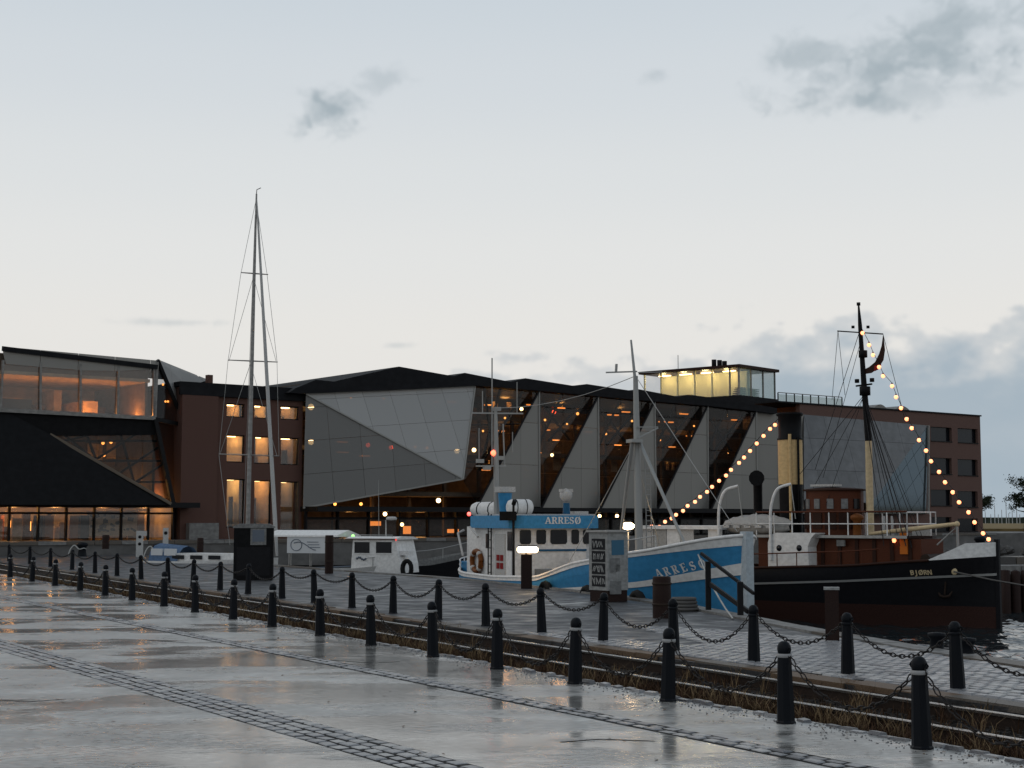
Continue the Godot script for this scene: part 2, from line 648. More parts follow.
	mat("wood_red", lin(0.115, 0.036, 0.018), 0.5, 0.0, grainy, 0.7)
	mat("wood_dark", lin(0.045, 0.020, 0.014), 0.55, 0.0, grainy, 0.8)
	mat("wood_varnish", lin(0.22, 0.075, 0.02), 0.4, 0.0, grainy, 0.8)
	mat("deck_wood", lin(0.16, 0.12, 0.09), 0.6, 0.0, grainy, 0.9)
	mat("funnel_tan", lin(0.62, 0.43, 0.21), 0.5, 0.0, faint, 0.6)
	mat("spar_tan", lin(0.58, 0.46, 0.28), 0.5, 0.0, faint, 0.6)
	mat("soot_black", lin(0.008, 0.008, 0.009), 0.6, 0.0, patchy, 0.6)
	mat("canvas", lin(0.36, 0.35, 0.33), 0.85, 0.0, faint, 0.7)
	mat("canvas_blue", lin(0.10, 0.16, 0.26), 0.8, 0.0, patchy, 0.7)
	mat("rope", lin(0.10, 0.095, 0.09), 0.8)
	mat("rope_pale", lin(0.42, 0.42, 0.40), 0.8)
	mat("rigging", lin(0.02, 0.02, 0.021), 0.6)
	mat("rigging_pale", lin(0.30, 0.30, 0.29), 0.5, 0.3)
	mat("alloy", lin(0.30, 0.295, 0.285), 0.42, 0.4, patchy, 0.5)
	mat("rubber", lin(0.012, 0.012, 0.012), 0.7)
	mat("pile_wood", lin(0.035, 0.020, 0.017), 0.6, 0.0, grainy, 1.0, bumpy, 0.8)
	mat("orange", lin(0.50, 0.14, 0.02), 0.5)
	mat("flag_red", lin(0.20, 0.018, 0.018), 0.8)
	mat("banner", lin(0.52, 0.53, 0.54), 0.7)
	mat("print_grey", lin(0.12, 0.14, 0.17), 0.7)
	mat("print_black", lin(0.02, 0.02, 0.022), 0.7)
	mat("print_blue", lin(0.05, 0.13, 0.20), 0.7)
	mat("poster", lin(0.22, 0.22, 0.215), 0.7, 0.0, patchy, 0.9)
	mat("poster_pale", lin(0.34, 0.34, 0.33), 0.7, 0.0, patchy, 0.9)
	mat("buff_paint", lin(0.55, 0.50, 0.33), 0.7)
	mat("rock", lin(0.12, 0.115, 0.11), 0.75, 0.0, grainy, 1.0, bumpy, 0.8)
	mat("field_grass", lin(0.24, 0.175, 0.08), 0.9, 0.0, patchy, 0.05)
	mat("far_shore", lin(0.05, 0.06, 0.045), 0.9, 0.0, patchy, 0.01)
	mat("leaf_litter", lin(0.10, 0.055, 0.025), 0.6)
	mat("leaf", lin(0.022, 0.030, 0.016), 0.7)
	mat("bark", lin(0.03, 0.025, 0.02), 0.85)
	var wa := mat("sea", lin(0.012, 0.016, 0.018), 0.06)
	wa.metallic_specular = 0.5

# ================= ground, track, water
const C_FRONT := 11.87
const C_REAR := 16.35
const BED_A := 12.25
const BED_B := 15.45
var quay_edge := [Vector2(62, 64), Vector2(20, -4), Vector2(13.2, -12), Vector2(10.2, -21), Vector2(8.84, -25.9), Vector2(8.1, -28.6), Vector2(7.0, -33.2), Vector2(5.84, -39.5), Vector2(5.2, -43), Vector2(2.57, -52), Vector2(-0.48, -60.0), Vector2(-2.97, -64.4), Vector2(-8.4, -73.5), Vector2(-12.6, -81), Vector2(-17, -90), Vector2(-22, -101)]

# one uneven paving stone with a domed top
func stone(st, c: Vector3, along: Vector3, across: Vector3, l: float, w: float, h: float):
	var e := 0.82
	var b := [c - along * l / 2 - across * w / 2, c + along * l / 2 - across * w / 2, c + along * l / 2 + across * w / 2, c - along * l / 2 + across * w / 2]
	var t := []
	for k in 4:
		t.append(c + (b[k] - c) * e + Vector3(0, h, 0))
	var up_ok: bool = (b[1] - b[0]).cross(b[2] - b[0]).y > 0
	if not up_ok:
		b.reverse()
		t.reverse()
	quad(st, t[0], t[1], t[2], t[3])
	for k in 4:
		var j := (k + 1) % 4
		quad(st, b[k], b[j], t[j], t[k])

func stone_variants(l: float, w: float, h: float, n: int) -> Array:
	var out := []
	for k in n:
		var st := S()
		stone(st, Vector3.ZERO, Vector3(1, 0, rng.randf_range(-0.06, 0.06)), Vector3(rng.randf_range(-0.08, 0.08), 0, 1), l * rng.randf_range(0.78, 0.92), w * rng.randf_range(0.66, 0.82), h)
		out.append(mesh_of(st))
	return out

# a band of stones along a line; each stone a piece of its own
func stone_band(parent, a: Vector3, b: Vector3, rows: int, l: float, w: float, h: float, mats: Array):
	var dir := (b - a).normalized()
	var side := dir.cross(Vector3.UP)
	var vs := stone_variants(l, w, h, 6)
	var n := int((b - a).length() / l)
	for r in rows:
		for k in n:
			var o := put_mesh(vs[rng.randi() % vs.size()], "paving_stone", mats[rng.randi() % mats.size()], parent)
			var p := a + dir * (l * (k + 0.5 * (r % 2)) + rng.randf_range(-0.012, 0.012)) + side * (w * (r - (rows - 1) * 0.5) + rng.randf_range(-0.008, 0.008))
			var turn := Basis(dir, Vector3.UP, side) * Basis(Vector3.UP, rng.randf_range(-0.05, 0.05) + (PI if rng.randf() < 0.5 else 0.0)) * Basis(Vector3.RIGHT, rng.randf_range(-0.035, 0.035))
			o.transform = Transform3D(turn, p + Vector3(0, rng.randf_range(-0.006, 0.006), 0))

func strip(st, a0: float, a1: float, c0: float, c1: float, y: float):
	quad(st, q(a0, c0, y), q(a0, c1, y), q(a1, c1, y), q(a1, c0, y))

func build_ground():
	# the wet plaza in front of the track
	var g := setting("plaza")
	var st := S()
	# two stone bands cross it in shallow channels
	strip(st, -90, 260, -220, BED_A, 0.0)
	put(st, "asphalt", "wet_asphalt", g)
	var band := setting("paving_band")
	var b0 := on_level(470, 776, 0.0)
	var b1 := on_level(-22, 638.5, 0.0)
	var d := (b1 - b0).normalized()
	var s := d.cross(Vector3.UP)
	st = S()
	quad(st, b0 - s * 0.36 + Vector3(0, 0.004, 0) - d * 6, b0 + s * 0.36 + Vector3(0, 0.004, 0) - d * 6, b1 + s * 0.36 + Vector3(0, 0.004, 0) + d * 12, b1 - s * 0.36 + Vector3(0, 0.004, 0) + d * 12)
	put(st, "joint_bed", "joint_soil", band)
	stone_band(band, b0, b1, 4, 0.29, 0.185, 0.013, ["sett", "sett_pale", "sett", "sett_pale"])
	# cracks sealed with tar
	for cr in [[[-4, 700], [30, 701.5], [66, 699]], [[150, 640], [190, 643], [225, 642], [262, 645]], [[560, 742], [600, 739], [655, 741]], [[330, 660], [372, 663], [400, 661.5]]]:
		st = S()
		for i in cr.size() - 1:
			var p0 := on_level(cr[i][0], cr[i][1], 0.003)
			var p1 := on_level(cr[i + 1][0], cr[i + 1][1], 0.003)
			var sd: Vector3 = (p1 - p0).normalized().cross(Vector3.UP) * 0.02
			quad(st, p0 - sd, p0 + sd, p1 + sd, p1 - sd)
		put(st, "tar_seam", "joint_soil", g)
	var kerb := setting("kerb_band")
	b0 = on_level(900, 777, 0.0)
	b1 = on_level(-10, 595, 0.0)
	d = (b1 - b0).normalized()
	s = d.cross(Vector3.UP)
	st = S()
	quad(st, b0 - s * 0.19 + Vector3(0, 0.004, 0) - d * 6, b0 + s * 0.19 + Vector3(0, 0.004, 0) - d * 6, b1 + s * 0.19 + Vector3(0, 0.004, 0) + d * 20, b1 - s * 0.19 + Vector3(0, 0.004, 0) + d * 20)
	put(st, "joint_bed", "joint_soil", kerb)
	stone_band(kerb, b0, b1, 2, 0.28, 0.17, 0.014, ["sett", "sett_pale", "sett_dark", "sett"])
	# quay apron between the track and the water, with its wall down into the basin
	var ap := setting("quay")
	var plan := [Vector2(q(-110, BED_B).x, q(-110, BED_B).z), Vector2(q(150, BED_B).x, q(150, BED_B).z), Vector2(q(150, 46).x, q(150, 46).z)]
	var edge := quay_edge.duplicate()
	edge.reverse()
	plan.append_array(edge)
	st = S()
	slab(st, plan, -3.2, 0.0)
	put(st, "apron", "apron_asphalt", ap)
	# coping stones along the water
	var stones := 0
	for i in range(2, quay_edge.size() - 1):
		var e0 := Vector3(quay_edge[i].x, 0, quay_edge[i].y)
		var e1 := Vector3(quay_edge[i + 1].x, 0, quay_edge[i + 1].y)
		var dir := (e1 - e0).normalized()
		var inw = Vector3(-abs(dir.z), 0, -abs(dir.x) * (1.0 if dir.z < 0 else -1.0)).normalized()
		var n := int(round((e1 - e0).length() / 1.5))
		for k in n:
			var p0 = e0.lerp(e1, float(k) / n) + dir * 0.012
			var p1 = e0.lerp(e1, float(k + 1) / n) - dir * 0.012
			st = S()
			var c: Vector3 = (p0 + p1) * 0.5 + inw * 0.21 + Vector3(0, -0.10 + rng.randf_range(0.0, 0.012), 0)
			box(st, c, Vector3((p1 - p0).length(), 0.30, 0.50), Basis(dir, Vector3.UP, dir.cross(Vector3.UP)))
			put(st, "coping_stone", ["concrete", "concrete", "edge_board_grey"][rng.randi() % 3], ap)
			stones += 1
	# setts between the rear bollards and the coping
	var vs := []
	for k in 8:
		st = S()
		stone(st, Vector3.ZERO, Vector3(1, 0, 0), Vector3(rng.randf_range(-0.06, 0.06), 0, 1), 0.235, 0.155, rng.randf_range(0.022, 0.034))
		vs.append(mesh_of(st))
	var spots := []
	var a := 6.0
	while a < 33.0:
		var c := 16.05
		var row := 0
		while c < 23.5:
			var p := q(a + (0.12 if row % 2 else 0.0), c)
			if inside_apron(p, 0.55) and not (a > 27.0 + 2.4 * sin(c * 1.7)):
				spots.append(p)
			c += 0.165
			row += 1
		a += 0.25
	spots.sort_custom(func(m, n): return m.length_squared() < n.length_squared())
	var soil := S()
	var dirq := (q(1, 0) - q(0, 0)).normalized()
	var sideq := dirq.cross(Vector3.UP)
	var rest := S()
	var soil_poly := []
	var seen := 0
	for p in spots:
		var turn := Basis(dirq, Vector3.UP, sideq) * Basis(Vector3.UP, rng.randf_range(-0.07, 0.07)) * Basis(Vector3.RIGHT, rng.randf_range(-0.05, 0.05))
		var y := 0.004 + rng.randf_range(-0.004, 0.008)
		var v := ray_pixel(p)
		if seen < 300 and v.x > -10 and v.x < 1034 and v.y < 770:
			var o := put_mesh(vs[rng.randi() % 8], "sett", ["sett", "sett_dark", "sett", "sett_pale"][rng.randi() % 4], ap)
			o.transform = Transform3D(turn, p + Vector3(0, y, 0))
			seen += 1
		else:
			rest.append_from(vs[rng.randi() % 8], 0, Transform3D(turn, p + Vector3(0, y, 0)))
	put_mesh(rest.commit(), "setts", "sett", ap, "stuff")
	# worn paint on the asphalt
	for l in [[Vector2(352, 598), Vector2(436, 590.5), 0.16], [Vector2(546, 605), Vector2(586, 602.5), 0.34], [Vector2(500, 602), Vector2(521, 603), 0.2], [Vector2(200, 583), Vector2(236, 581), 0.25], [Vector2(286, 580), Vector2(312, 579), 0.2]]:
		var p0 := on_level(l[0].x, l[0].y, 0.004)
		var p1 := on_level(l[1].x, l[1].y, 0.004)
		var sd: Vector3 = (p1 - p0).normalized().cross(Vector3.UP) * l[2] * 0.5
		st = S()
		quad(st, p0 - sd, p0 + sd, p1 + sd, p1 - sd)
		put(st, "painted_line", "road_paint", ap)

func ray_pixel(p: Vector3) -> Vector2:
	var l := cam_basis.inverse() * (p - EYE)
	return Vector2(512.0 + l.x / -l.z * FOCAL, 384.0 - l.y / -l.z * FOCAL) if l.z < -0.1 else Vector2(-9999, 0)

# distance test against the quay edge: true when p lies on land, at least m metres from the water
func inside_apron(p: Vector3, m: float) -> bool:
	for i in quay_edge.size() - 1:
		if p.z <= quay_edge[i].y and p.z >= quay_edge[i + 1].y:
			var t: float = (p.z - quay_edge[i].y) / (quay_edge[i + 1].y - quay_edge[i].y)
			return p.x < lerp(quay_edge[i].x, quay_edge[i + 1].x, t) - m
	return false

func build_track():
	var tb := setting("track_bed")
	var st := S()
	strip(st, -90, 260, BED_A - 0.4, BED_B + 0.4, -0.20)
	put(st, "ballast", "ballast", tb)
	# loose stones of the bed
	st = S()
	var v := stone_variants(0.07, 0.06, 0.04, 5)
	for k in 5200:
		var a := 8.0 + 62.0 * pow(rng.randf(), 1.5)
		var c := rng.randf_range(BED_A + 0.05, BED_B - 0.05)
		st.append_from(v[rng.randi() % 5], 0, Transform3D(Basis(Vector3.UP, rng.randf() * TAU).scaled(Vector3.ONE * rng.randf_range(0.5, 1.4)), q(a, c, -0.205)))
	put_mesh(st.commit(), "ballast_stones", "ballast_stone", tb, "stuff")
	# walls of the shallow trench
	st = S()
	for e in [[BED_A, 1.0], [BED_B, -1.0]]:
		var c: float = e[0]
		if e[1] > 0:
			quad(st, q(-90, c, 0), q(-90, c, -0.22), q(260, c, -0.22), q(260, c, 0))
		else:
			quad(st, q(260, c, 0), q(260, c, -0.22), q(-90, c, -0.22), q(-90, c, 0))
	put(st, "trench_wall", "quay_wall", tb)
	# boards and stones along the far lip of the track, uneven and partly sunken
	var a := 7.0
	var k := 0
	while a < 80.0:
		var l := rng.randf_range(0.7, 1.9)
		st = S()
		var w := rng.randf_range(0.30, 0.46)
		box(st, Vector3.ZERO, Vector3(l - 0.03, 0.09, w))
		var o := put(st, "edge_board", ["edge_board", "edge_board_grey", "edge_board"][rng.randi() % 3], tb)
		o.transform = Transform3D(Basis((q(1, 0) - q(0, 0)).normalized(), Vector3.UP, (q(1, 0) - q(0, 0)).normalized().cross(Vector3.UP)) * Basis(Vector3.UP, rng.randf_range(-0.03, 0.03)) * Basis(Vector3.RIGHT, rng.randf_range(-0.05, 0.05)), q(a + l / 2, BED_B + 0.20 + rng.randf_range(-0.03, 0.05), -0.022 + rng.randf_range(-0.012, 0.012)))
		a += l
		k += 1
	for c in [C_FRONT + 1.45, C_FRONT + 3.02]:
		var r := thing("rail", "%s rusty steel rail of the harbour track, running behind the front bollards" % ("nearer" if c < 14 else "farther"), "rail", Transform3D.IDENTITY, "rails of the harbour track")
		r.set_meta("label", "rusty steel track rail along the dry weeds of the plaza edge" if c < 14 else "rusty steel track rail along the brown boards at the quay lip")
		st = S()
		for sg in [[0.14, -0.20, -0.18], [0.016, -0.18, -0.03]]:
			for side in [-1.0, 1.0]:
				var cc: float = c + side * sg[0] * 0.5
				if side > 0:
					quad(st, q(-60, cc, sg[1]), q(150, cc, sg[1]), q(150, cc, sg[2]), q(-60, cc, sg[2]))
				else:
					quad(st, q(-60, cc, sg[2]), q(150, cc, sg[2]), q(150, cc, sg[1]), q(-60, cc, sg[1]))
			strip(st, -60, 150, c - sg[0] * 0.5, c + sg[0] * 0.5, sg[2])
		put(st, "web", "rail_steel", r)
		st = S()
		var hd := [[-0.036, -0.035], [0.036, -0.035], [0.036, 0.0], [0.026, 0.012], [-0.026, 0.012], [-0.036, 0.0]]
		for i in 6:
			var e0 = hd[i]
			var e1 = hd[(i + 1) % 6]
			quad(st, q(-60, c + e0[0], e0[1]), q(-60, c + e1[0], e1[1]), q(150, c + e1[0], e1[1]), q(150, c + e0[0], e0[1]))
		put(st, "head", "rail_head", r)
	# broken stone edge of the plaza, set in line
	a = 8.0
	var n := 0
	var vs := stone_variants(0.26, 0.15, 0.045, 7)
	var dirq := (q(1, 0) - q(0, 0)).normalized()
	var kb := setting("plaza_kerb")
	while a < 68.0 and n < 290:
		var l := rng.randf_range(0.22, 0.34)
		if rng.randf() < 0.8:
			var o := put_mesh(vs[rng.randi() % 7], "kerb_stone", ["sett_dark", "sett", "sett_dark"][rng.randi() % 3], kb)
			o.transform = Transform3D(Basis(dirq, Vector3.UP, dirq.cross(Vector3.UP)) * Basis(Vector3.UP, rng.randf_range(-0.2, 0.2)) * Basis(Vector3.RIGHT, rng.randf_range(-0.12, 0.12)), q(a, BED_A - 0.12 + rng.randf_range(-0.06, 0.05), rng.randf_range(-0.028, 0.0)))
			n += 1
		a += l
	# grit and fallen leaves washed against the plaza edge
	st = S()
	var gv := stone_variants(0.05, 0.04, 0.02, 5)
	for t in 3000:
		var aa: float = 8.0 + 60.0 * pow(rng.randf(), 1.5)
		var cc: float = BED_A - 0.05 - absf(rng.randfn(0.0, 0.30))
		st.append_from(gv[rng.randi() % 5], 0, Transform3D(Basis(Vector3.UP, rng.randf() * TAU).scaled(Vector3.ONE * rng.randf_range(0.12, 0.6)), q(aa, cc, 0.001)))
	put_mesh(st.commit(), "grit", "sett_dark", kb, "stuff")
	st = S()
	for t in 900:
		var aa: float = 8.0 + 60.0 * pow(rng.randf(), 1.4)
		var cc: float = BED_A + 0.3 - absf(rng.randfn(0.0, 0.75)) if rng.randf() < 0.8 else BED_A - rng.randf() * 9.0
		if cc > BED_A:
			continue
		var p := q(aa, cc, rng.randf_range(0.006, 0.02))
		var e1 := Vector3(rng.randfn(), rng.randf_range(-0.2, 0.2), rng.randfn()).normalized() * rng.randf_range(0.02, 0.045)
		var e2 := Vector3.UP.cross(e1).normalized() * rng.randf_range(0.012, 0.026)
		quad(st, p - e1, p - e2, p + e1, p + e2)
	put(st, "fallen_leaves", "leaf_litter", kb, "stuff")
	# dry weeds along the plaza edge and in the bed
	for kind in 2:
		st = S()
		for t in ([4200, 900][kind]):
			var aa := 8.0 + 62.0 * pow(rng.randf(), 1.3)
			var clump := 0.5 + 0.5 * sin(aa * 0.9) * sin(aa * 0.37 + 2.0)
			if rng.randf() > 0.35 + 0.65 * clump:
				continue
			var cc = BED_A + 0.1 + abs(rng.randfn(0.0, 0.42)) + (rng.randf_range(0.6, 2.8) if rng.randf() < 0.16 else 0.0)
			var root := q(aa, cc, -0.20)
			for b in 9:
				var d := Vector3(rng.randfn(), 0, rng.randfn()).normalized()
				var hgt := rng.randf_range(0.10, 0.30) * (1.4 if kind == 1 else 1.0)
				var p0 := root + Vector3(rng.randfn() * 0.05, 0, rng.randfn() * 0.05)
				var p1 := p0 + Vector3(0, hgt * 0.62, 0) + d * hgt * 0.18
				var p2 := p0 + Vector3(0, hgt, 0) + d * hgt * rng.randf_range(0.35, 0.8)
				var s := d.cross(Vector3.UP) * rng.randf_range(0.004, 0.009)
				tri(st, p0 - s, p0 + s, p1 + s * 0.8)
				tri(st, p0 - s, p1 + s * 0.8, p1 - s * 0.8)
				tri(st, p1 - s * 0.8, p1 + s * 0.8, p2)
		var w := put(st, "dry_grass", ["dry_grass", "dry_grass_pale"][kind], self, "stuff")
		tag(w, ["brown dry weeds growing along the plaza edge of the track", "taller straw-coloured stalks standing among the brown weeds of the track"][kind], "weeds")

func build_water_and_shore():
	var xs := []
	var zs := []
	var x := -9.0
	while x < 44.0:
		xs.append(x)
		x += 0.15
	var z := 22.0
	while z < 70.0:
		zs.append(z)
		z += 0.13 + (z - 22.0) * 0.004
	for e in [60.0, 90.0, 160.0, 400.0, 1200.0, 5000.0]:
		xs.append(e)
		zs.append(e + 30.0)
	for e in [-16.0, -30.0, -60.0, -160.0, -600.0, -3000.0]:
		xs.push_front(e)
	for e in [5.0, -60.0, -300.0]:
		zs.push_front(e)
	var n := FastNoiseLite.new()
	n.seed = 4
	n.frequency = 1.0
	n.fractal_octaves = 3
	n.noise_type = FastNoiseLite.TYPE_SIMPLEX_SMOOTH
	var vtx := PackedVector3Array()
	var nor := PackedVector3Array()
	var idx := PackedInt32Array()
	for j in zs.size():
		for i in xs.size():
			var px: float = xs[i]
			var pz: float = zs[j]
			var calm: float = 1.0 if px > -10 and px < 45 and pz > 21 and pz < 71 else 0.0
			vtx.append(Vector3(px, -1.2 + calm * water_height(n, px, pz), -pz))
			var e := 0.12
			var hx := (water_height(n, px + e, pz) - water_height(n, px - e, pz)) / (2 * e) * calm
			var hz := (water_height(n, px, pz + e) - water_height(n, px, pz - e)) / (2 * e) * calm
			nor.append(Vector3(-hx, 1.0, hz).normalized())
	var w := xs.size()
	for j in zs.size() - 1:
		for i in w - 1:
			var p := j * w + i
			for k in [p, p + w, p + 1, p + 1, p + w, p + w + 1]:
				idx.append(k)
	var arr := []
	arr.resize(Mesh.ARRAY_MAX)
	arr[Mesh.ARRAY_VERTEX] = vtx
	arr[Mesh.ARRAY_NORMAL] = nor
	arr[Mesh.ARRAY_INDEX] = idx
	var me := ArrayMesh.new()
	me.add_surface_from_arrays(Mesh.PRIMITIVE_TRIANGLES, arr)
	var o := put_mesh(me, "water", "sea", self, "structure")
	# the raised terrace that the buildings stand on
	fac = Frame.new(Vector3(-37.2, 0.9, -109), Vector3(0.79, 0, -0.613))
	var t := setting("terrace")
	var st := S()
	var plan := []
	for p in [Vector3(-160, 0, 8), Vector3(150, 0, 8), Vector3(150, 0, -60), Vector3(-160, 0, -60)]:
		var g: Vector3 = fac.world(p)
		plan.append(Vector2(g.x, g.z))
	slab(st, plan, -3.0, 0.9)
	put(st, "paving", "terrace", t)
	# coping blocks of the terrace front
	for k in 70:
		var sx := -30.0 + k * 2.0
		st = S()
		box(st, Vector3(sx + 1.0, -0.06, 7.86), Vector3(1.96, 0.24, 0.5))
		var b := put(st, "coping_stone", ["concrete", "edge_board_grey"][rng.randi() % 2], t)
		b.transform = Transform3D(Basis(fac.u, Vector3.UP, fac.n), fac.o)
	# field and far shore to the right
	var f := setting("field")
	st = S()
	slab(st, [Vector2(60, -195), Vector2(420, -150), Vector2(520, -430), Vector2(60, -430)], -2.0, 1.25)
	put(st, "grass", "field_grass", f)
	var hl := setting("hills")
	st = S()
	var px0 := -900.0
	var hn := FastNoiseLite.new()
	hn.seed = 3
	hn.frequency = 0.012
	hn.fractal_octaves = 3
	var pts := [Vector2(-900, -3)]
	while px0 < 1600.0:
		pts.append(Vector2(px0, 4.6 + 2.6 * hn.get_noise_1d(px0) + 1.2 * hn.get_noise_1d(px0 * 6.0)))
		px0 += 12.0
	pts.append(Vector2(1600, -3))
	prism(st, pts, -1540, -1400)
	put(st, "far_trees", "far_shore", hl)

func water_height(n: FastNoiseLite, x: float, z: float) -> float:
	return 0.10 * n.get_noise_2d(x * 0.75 + 0.2 * z, z * 0.75) + 0.045 * n.get_noise_2d(x * 2.1, z * 2.1 + 40.0)

# ================= buildings on the terrace; all in the frame of the long facade (x along it, z towards the water)
func fpts(list: Array, w := 0.0) -> Array:
	var out := []
	for p in list:
		out.append(at(fac, p[0], p[1], p[2] if p.size() > 2 else w))
	return out

func flat_plate(parent, called, m, list: Array, thick := 0.15, hint := Vector3(0, 0, 1)):
	var st := S()
	plate(st, fpts(list), thick, hint)
	return put(st, called, m, parent)

func beam(parent, called, m, a: Array, b: Array, w := 0.2, h := 0.2):
	var st := S()
	bar(st, fpts([a])[0], fpts([b])[0], w, h, Vector3(0, 0, 1))
	return put(st, called, m, parent)

# a glowing ceiling lamp seen at a pixel, behind the facade by depth w; sizes in metres
func glow_lamp(parent, px, py, w, sx, sy, m, called := "ceiling_lamp"):
	var st := S()
	var c := at(fac, px, py, w)
	if abs(sx - sy) < 0.05:
		ball(st, c, sx * 0.5, 8)
	else:
		box(st, c, Vector3(sx, sy, 0.35))
	return put(st, called, m, parent)

const WARM := Color(1.0, 0.70, 0.38)

func build_glass_hall():
	var g := framed("glass_hall", "folded glass and dark steel hall with a lit upper room beside the dark brick house", "building", fac)
	# upper box: floor, ceiling, back wall and side walls of the lit room
	var tl := at(fac, 2, 346, 0)
	var tr := at(fac, 158, 360, 0)
	var bl := at(fac, 0, 409, 0)
	var br := at(fac, 155, 417.5, 0)
	var x0 := tl.x - 3.0
	var x1 := tr.x - 0.1
	var st := S()
	box2(st, Vector3(x0, bl.y - 0.55, -11), Vector3(x1, bl.y - 0.05, -0.25))
	put(st, "floor", "inner_floor", g)
	st = S()
	box2(st, Vector3(x0, bl.y - 0.05, -11.3), Vector3(x1, tr.y - 0.2, -11.0))
	put(st, "back_wall", "inner_wall", g)
	st = S()
	box2(st, Vector3(x1 - 0.5, bl.y - 0.05, -11.0), Vector3(x1 - 0.3, tr.y - 0.3, -0.9))
	put(st, "side_wall", "inner_dark", g)
	st = S()
	box2(st, Vector3(x0, tr.y - 1.5, -0.9), Vector3(x1 - 0.5, tr.y - 0.2, -0.7))
	put(st, "upstand", "inner_dark", g)
	st = S()
	box2(st, Vector3(x0, bl.y - 0.05, -11), Vector3(x0 + 0.3, tr.y - 0.9, -0.3))
	put(st, "side_wall", "inner_wall", g)
	st = S()
	box2(st, Vector3(x0, tr.y - 1.75, -11), Vector3(x1 - 0.3, tr.y - 1.5, -0.5))
	put(st, "ceiling", "inner_wall", g)
	# things that stand in the lit room
	for k in 9:
		st = S()
		var sx = lerp(x0 + 1.5, x1 - 1.5, (k + 0.5) / 9.0) + rng.randf_range(-0.5, 0.5)
		var w := rng.randf_range(0.5, 1.5)
		var h := rng.randf_range(0.7, 2.3)
		box2(st, Vector3(sx - w / 2, bl.y - 0.04, -rng.randf_range(3.0, 9.0)), Vector3(sx + w / 2, bl.y + h, -9.5 - k * 0.07))
		put(st, "furniture", ["furniture", "inner_dark", "inner_wall", "curtain"][k % 4], g)
	st = S()
	box2(st, Vector3(x0 + 0.8, bl.y - 0.035, -1.6), Vector3(at(fac, 38, 400).x, bl.y + 0.9, -1.3))
	put(st, "counter", "furniture", g)
	for l in [[20, 365, -6], [52, 372, -7], [92, 377, -6], [105, 382, -8], [128, 371, -3], [70, 386, -9]]:
		glow_lamp(g, l[0], l[1], l[2], 1.7, 0.10, "lamp_soft")
	for sx in [0.14, 0.4, 0.68, 0.92]:
		lamp_light(g, Vector3(lerp(x0, x1, sx), bl.y + 0.08, -2.3), 6.5, Color(1.0, 0.62, 0.30), 0.1)
	# roof and the mesh clad band above the panes
	flat_plate(g, "roof", "dark_roof", [[2, 346, 0.3], [158, 360, 0.3], [209, 379.5, -9], [60, 362, -14]], 0.35, Vector3.UP)
	var band := Node3D.new()
	band.name = "mesh_band"
	g.add_child(band)
	sheets(band, fpts([[2, 346.5, 0.12], [157, 360.5, 0.12], [156, 369, 0.12], [118, 371, 0.12], [80, 370.5, 0.12], [40, 367, 0.12], [6, 364, 0.12]]), 2.9, 2.0, 0.04, 0.06, ["perforated_0", "perforated_1"], "panel", Vector3(0, 0, 1), at(fac, 158, 360) - at(fac, 2, 346))
	# panes between pale mullions
	var cols := [[3.0, 0.0], [40.5, 40.0], [80.5, 80.0], [118.5, 117.0], [154.0, 153.5]]
	for k in 4:
		var a = cols[k][0]
		var b = cols[k + 1][0]
		var ya: float = 362.0 + (a - 2) * 0.05
		var yb: float = 362.0 + (b - 2) * 0.05
		st = S()
		plate(st, fpts([[a + 0.6, ya, 0.0], [b - 0.6, yb, 0.0], [cols[k + 1][1] - 0.6, 409 + b * 0.053, 0.0], [cols[k][1] + 0.6, 409 + a * 0.053, 0.0]]), 0.03)
		put(st, "pane", "clear_glass", g)
	for c in cols:
		beam(g, "mullion", "pale_steel", [c[0], 360 + c[0] * 0.05, 0.06], [c[1], 409.4 + c[0] * 0.054, 0.06], 0.16, 0.22)
	beam(g, "sill", "pale_steel", [-6, 409.6, 0.10], [155, 418.2, 0.10], 0.3, 0.26)
	beam(g, "corner_post", "pale_steel", [157, 361, 0.05], [154.6, 418, 0.05], 0.2, 0.24)
	# folded side: dark glass triangle and a silver sheet
	var side := Node3D.new()
	side.name = "silver_facet"
	g.add_child(side)
	sheets(side, fpts([[159.5, 360, 0.0], [209, 380.0, -8.0], [187, 386, -3.2]]), 2.2, 2.2, 0.03, 0.08, ["perforated_light_0", "perforated_light_1"], "panel", Vector3(0.3, 0, 1))
	sheets(side, fpts([[159.5, 360, 0.0], [187, 386, -3.2], [184.5, 424.5, -1.5]]), 2.2, 2.2, 0.03, 0.08, ["perforated_light_0", "perforated_light_1"], "panel", Vector3(0.3, 0, 1))
	st = S()
	plate(st, fpts([[157.5, 361.5, 0.02], [159.5, 361, 0.0], [184.5, 424.5, -1.5], [155, 417.5, 0.0]]), 0.05)
	put(st, "dark_pane", "facade_glass", g)
	st = S()
	plate(st, fpts([[155, 418.6, 0.0], [184.5, 425.5, -1.5], [178, 506, -1.5], [173, 506, 0.0]]), 0.05)
	put(st, "dark_pane", "facade_glass", g)
	beam(g, "edge_beam", "dark_steel", [157.5, 360, 0.08], [184.5, 424.5, -1.42], 0.25, 0.25)
	beam(g, "edge_beam", "dark_steel", [154.5, 419, 0.08], [185, 425.4, -1.42], 0.3, 0.3)
	beam(g, "edge_beam", "dark_steel", [155, 419, 0.12], [173.5, 506, 0.12], 0.32, 0.32)
	beam(g, "pale_column", "pale_steel", [186.5, 426, -1.2], [179.5, 505, -1.2], 0.42, 0.42)
	beam(g, "pale_column", "pale_steel", [181.5, 428, -1.6], [177.0, 505, -1.6], 0.25, 0.25)
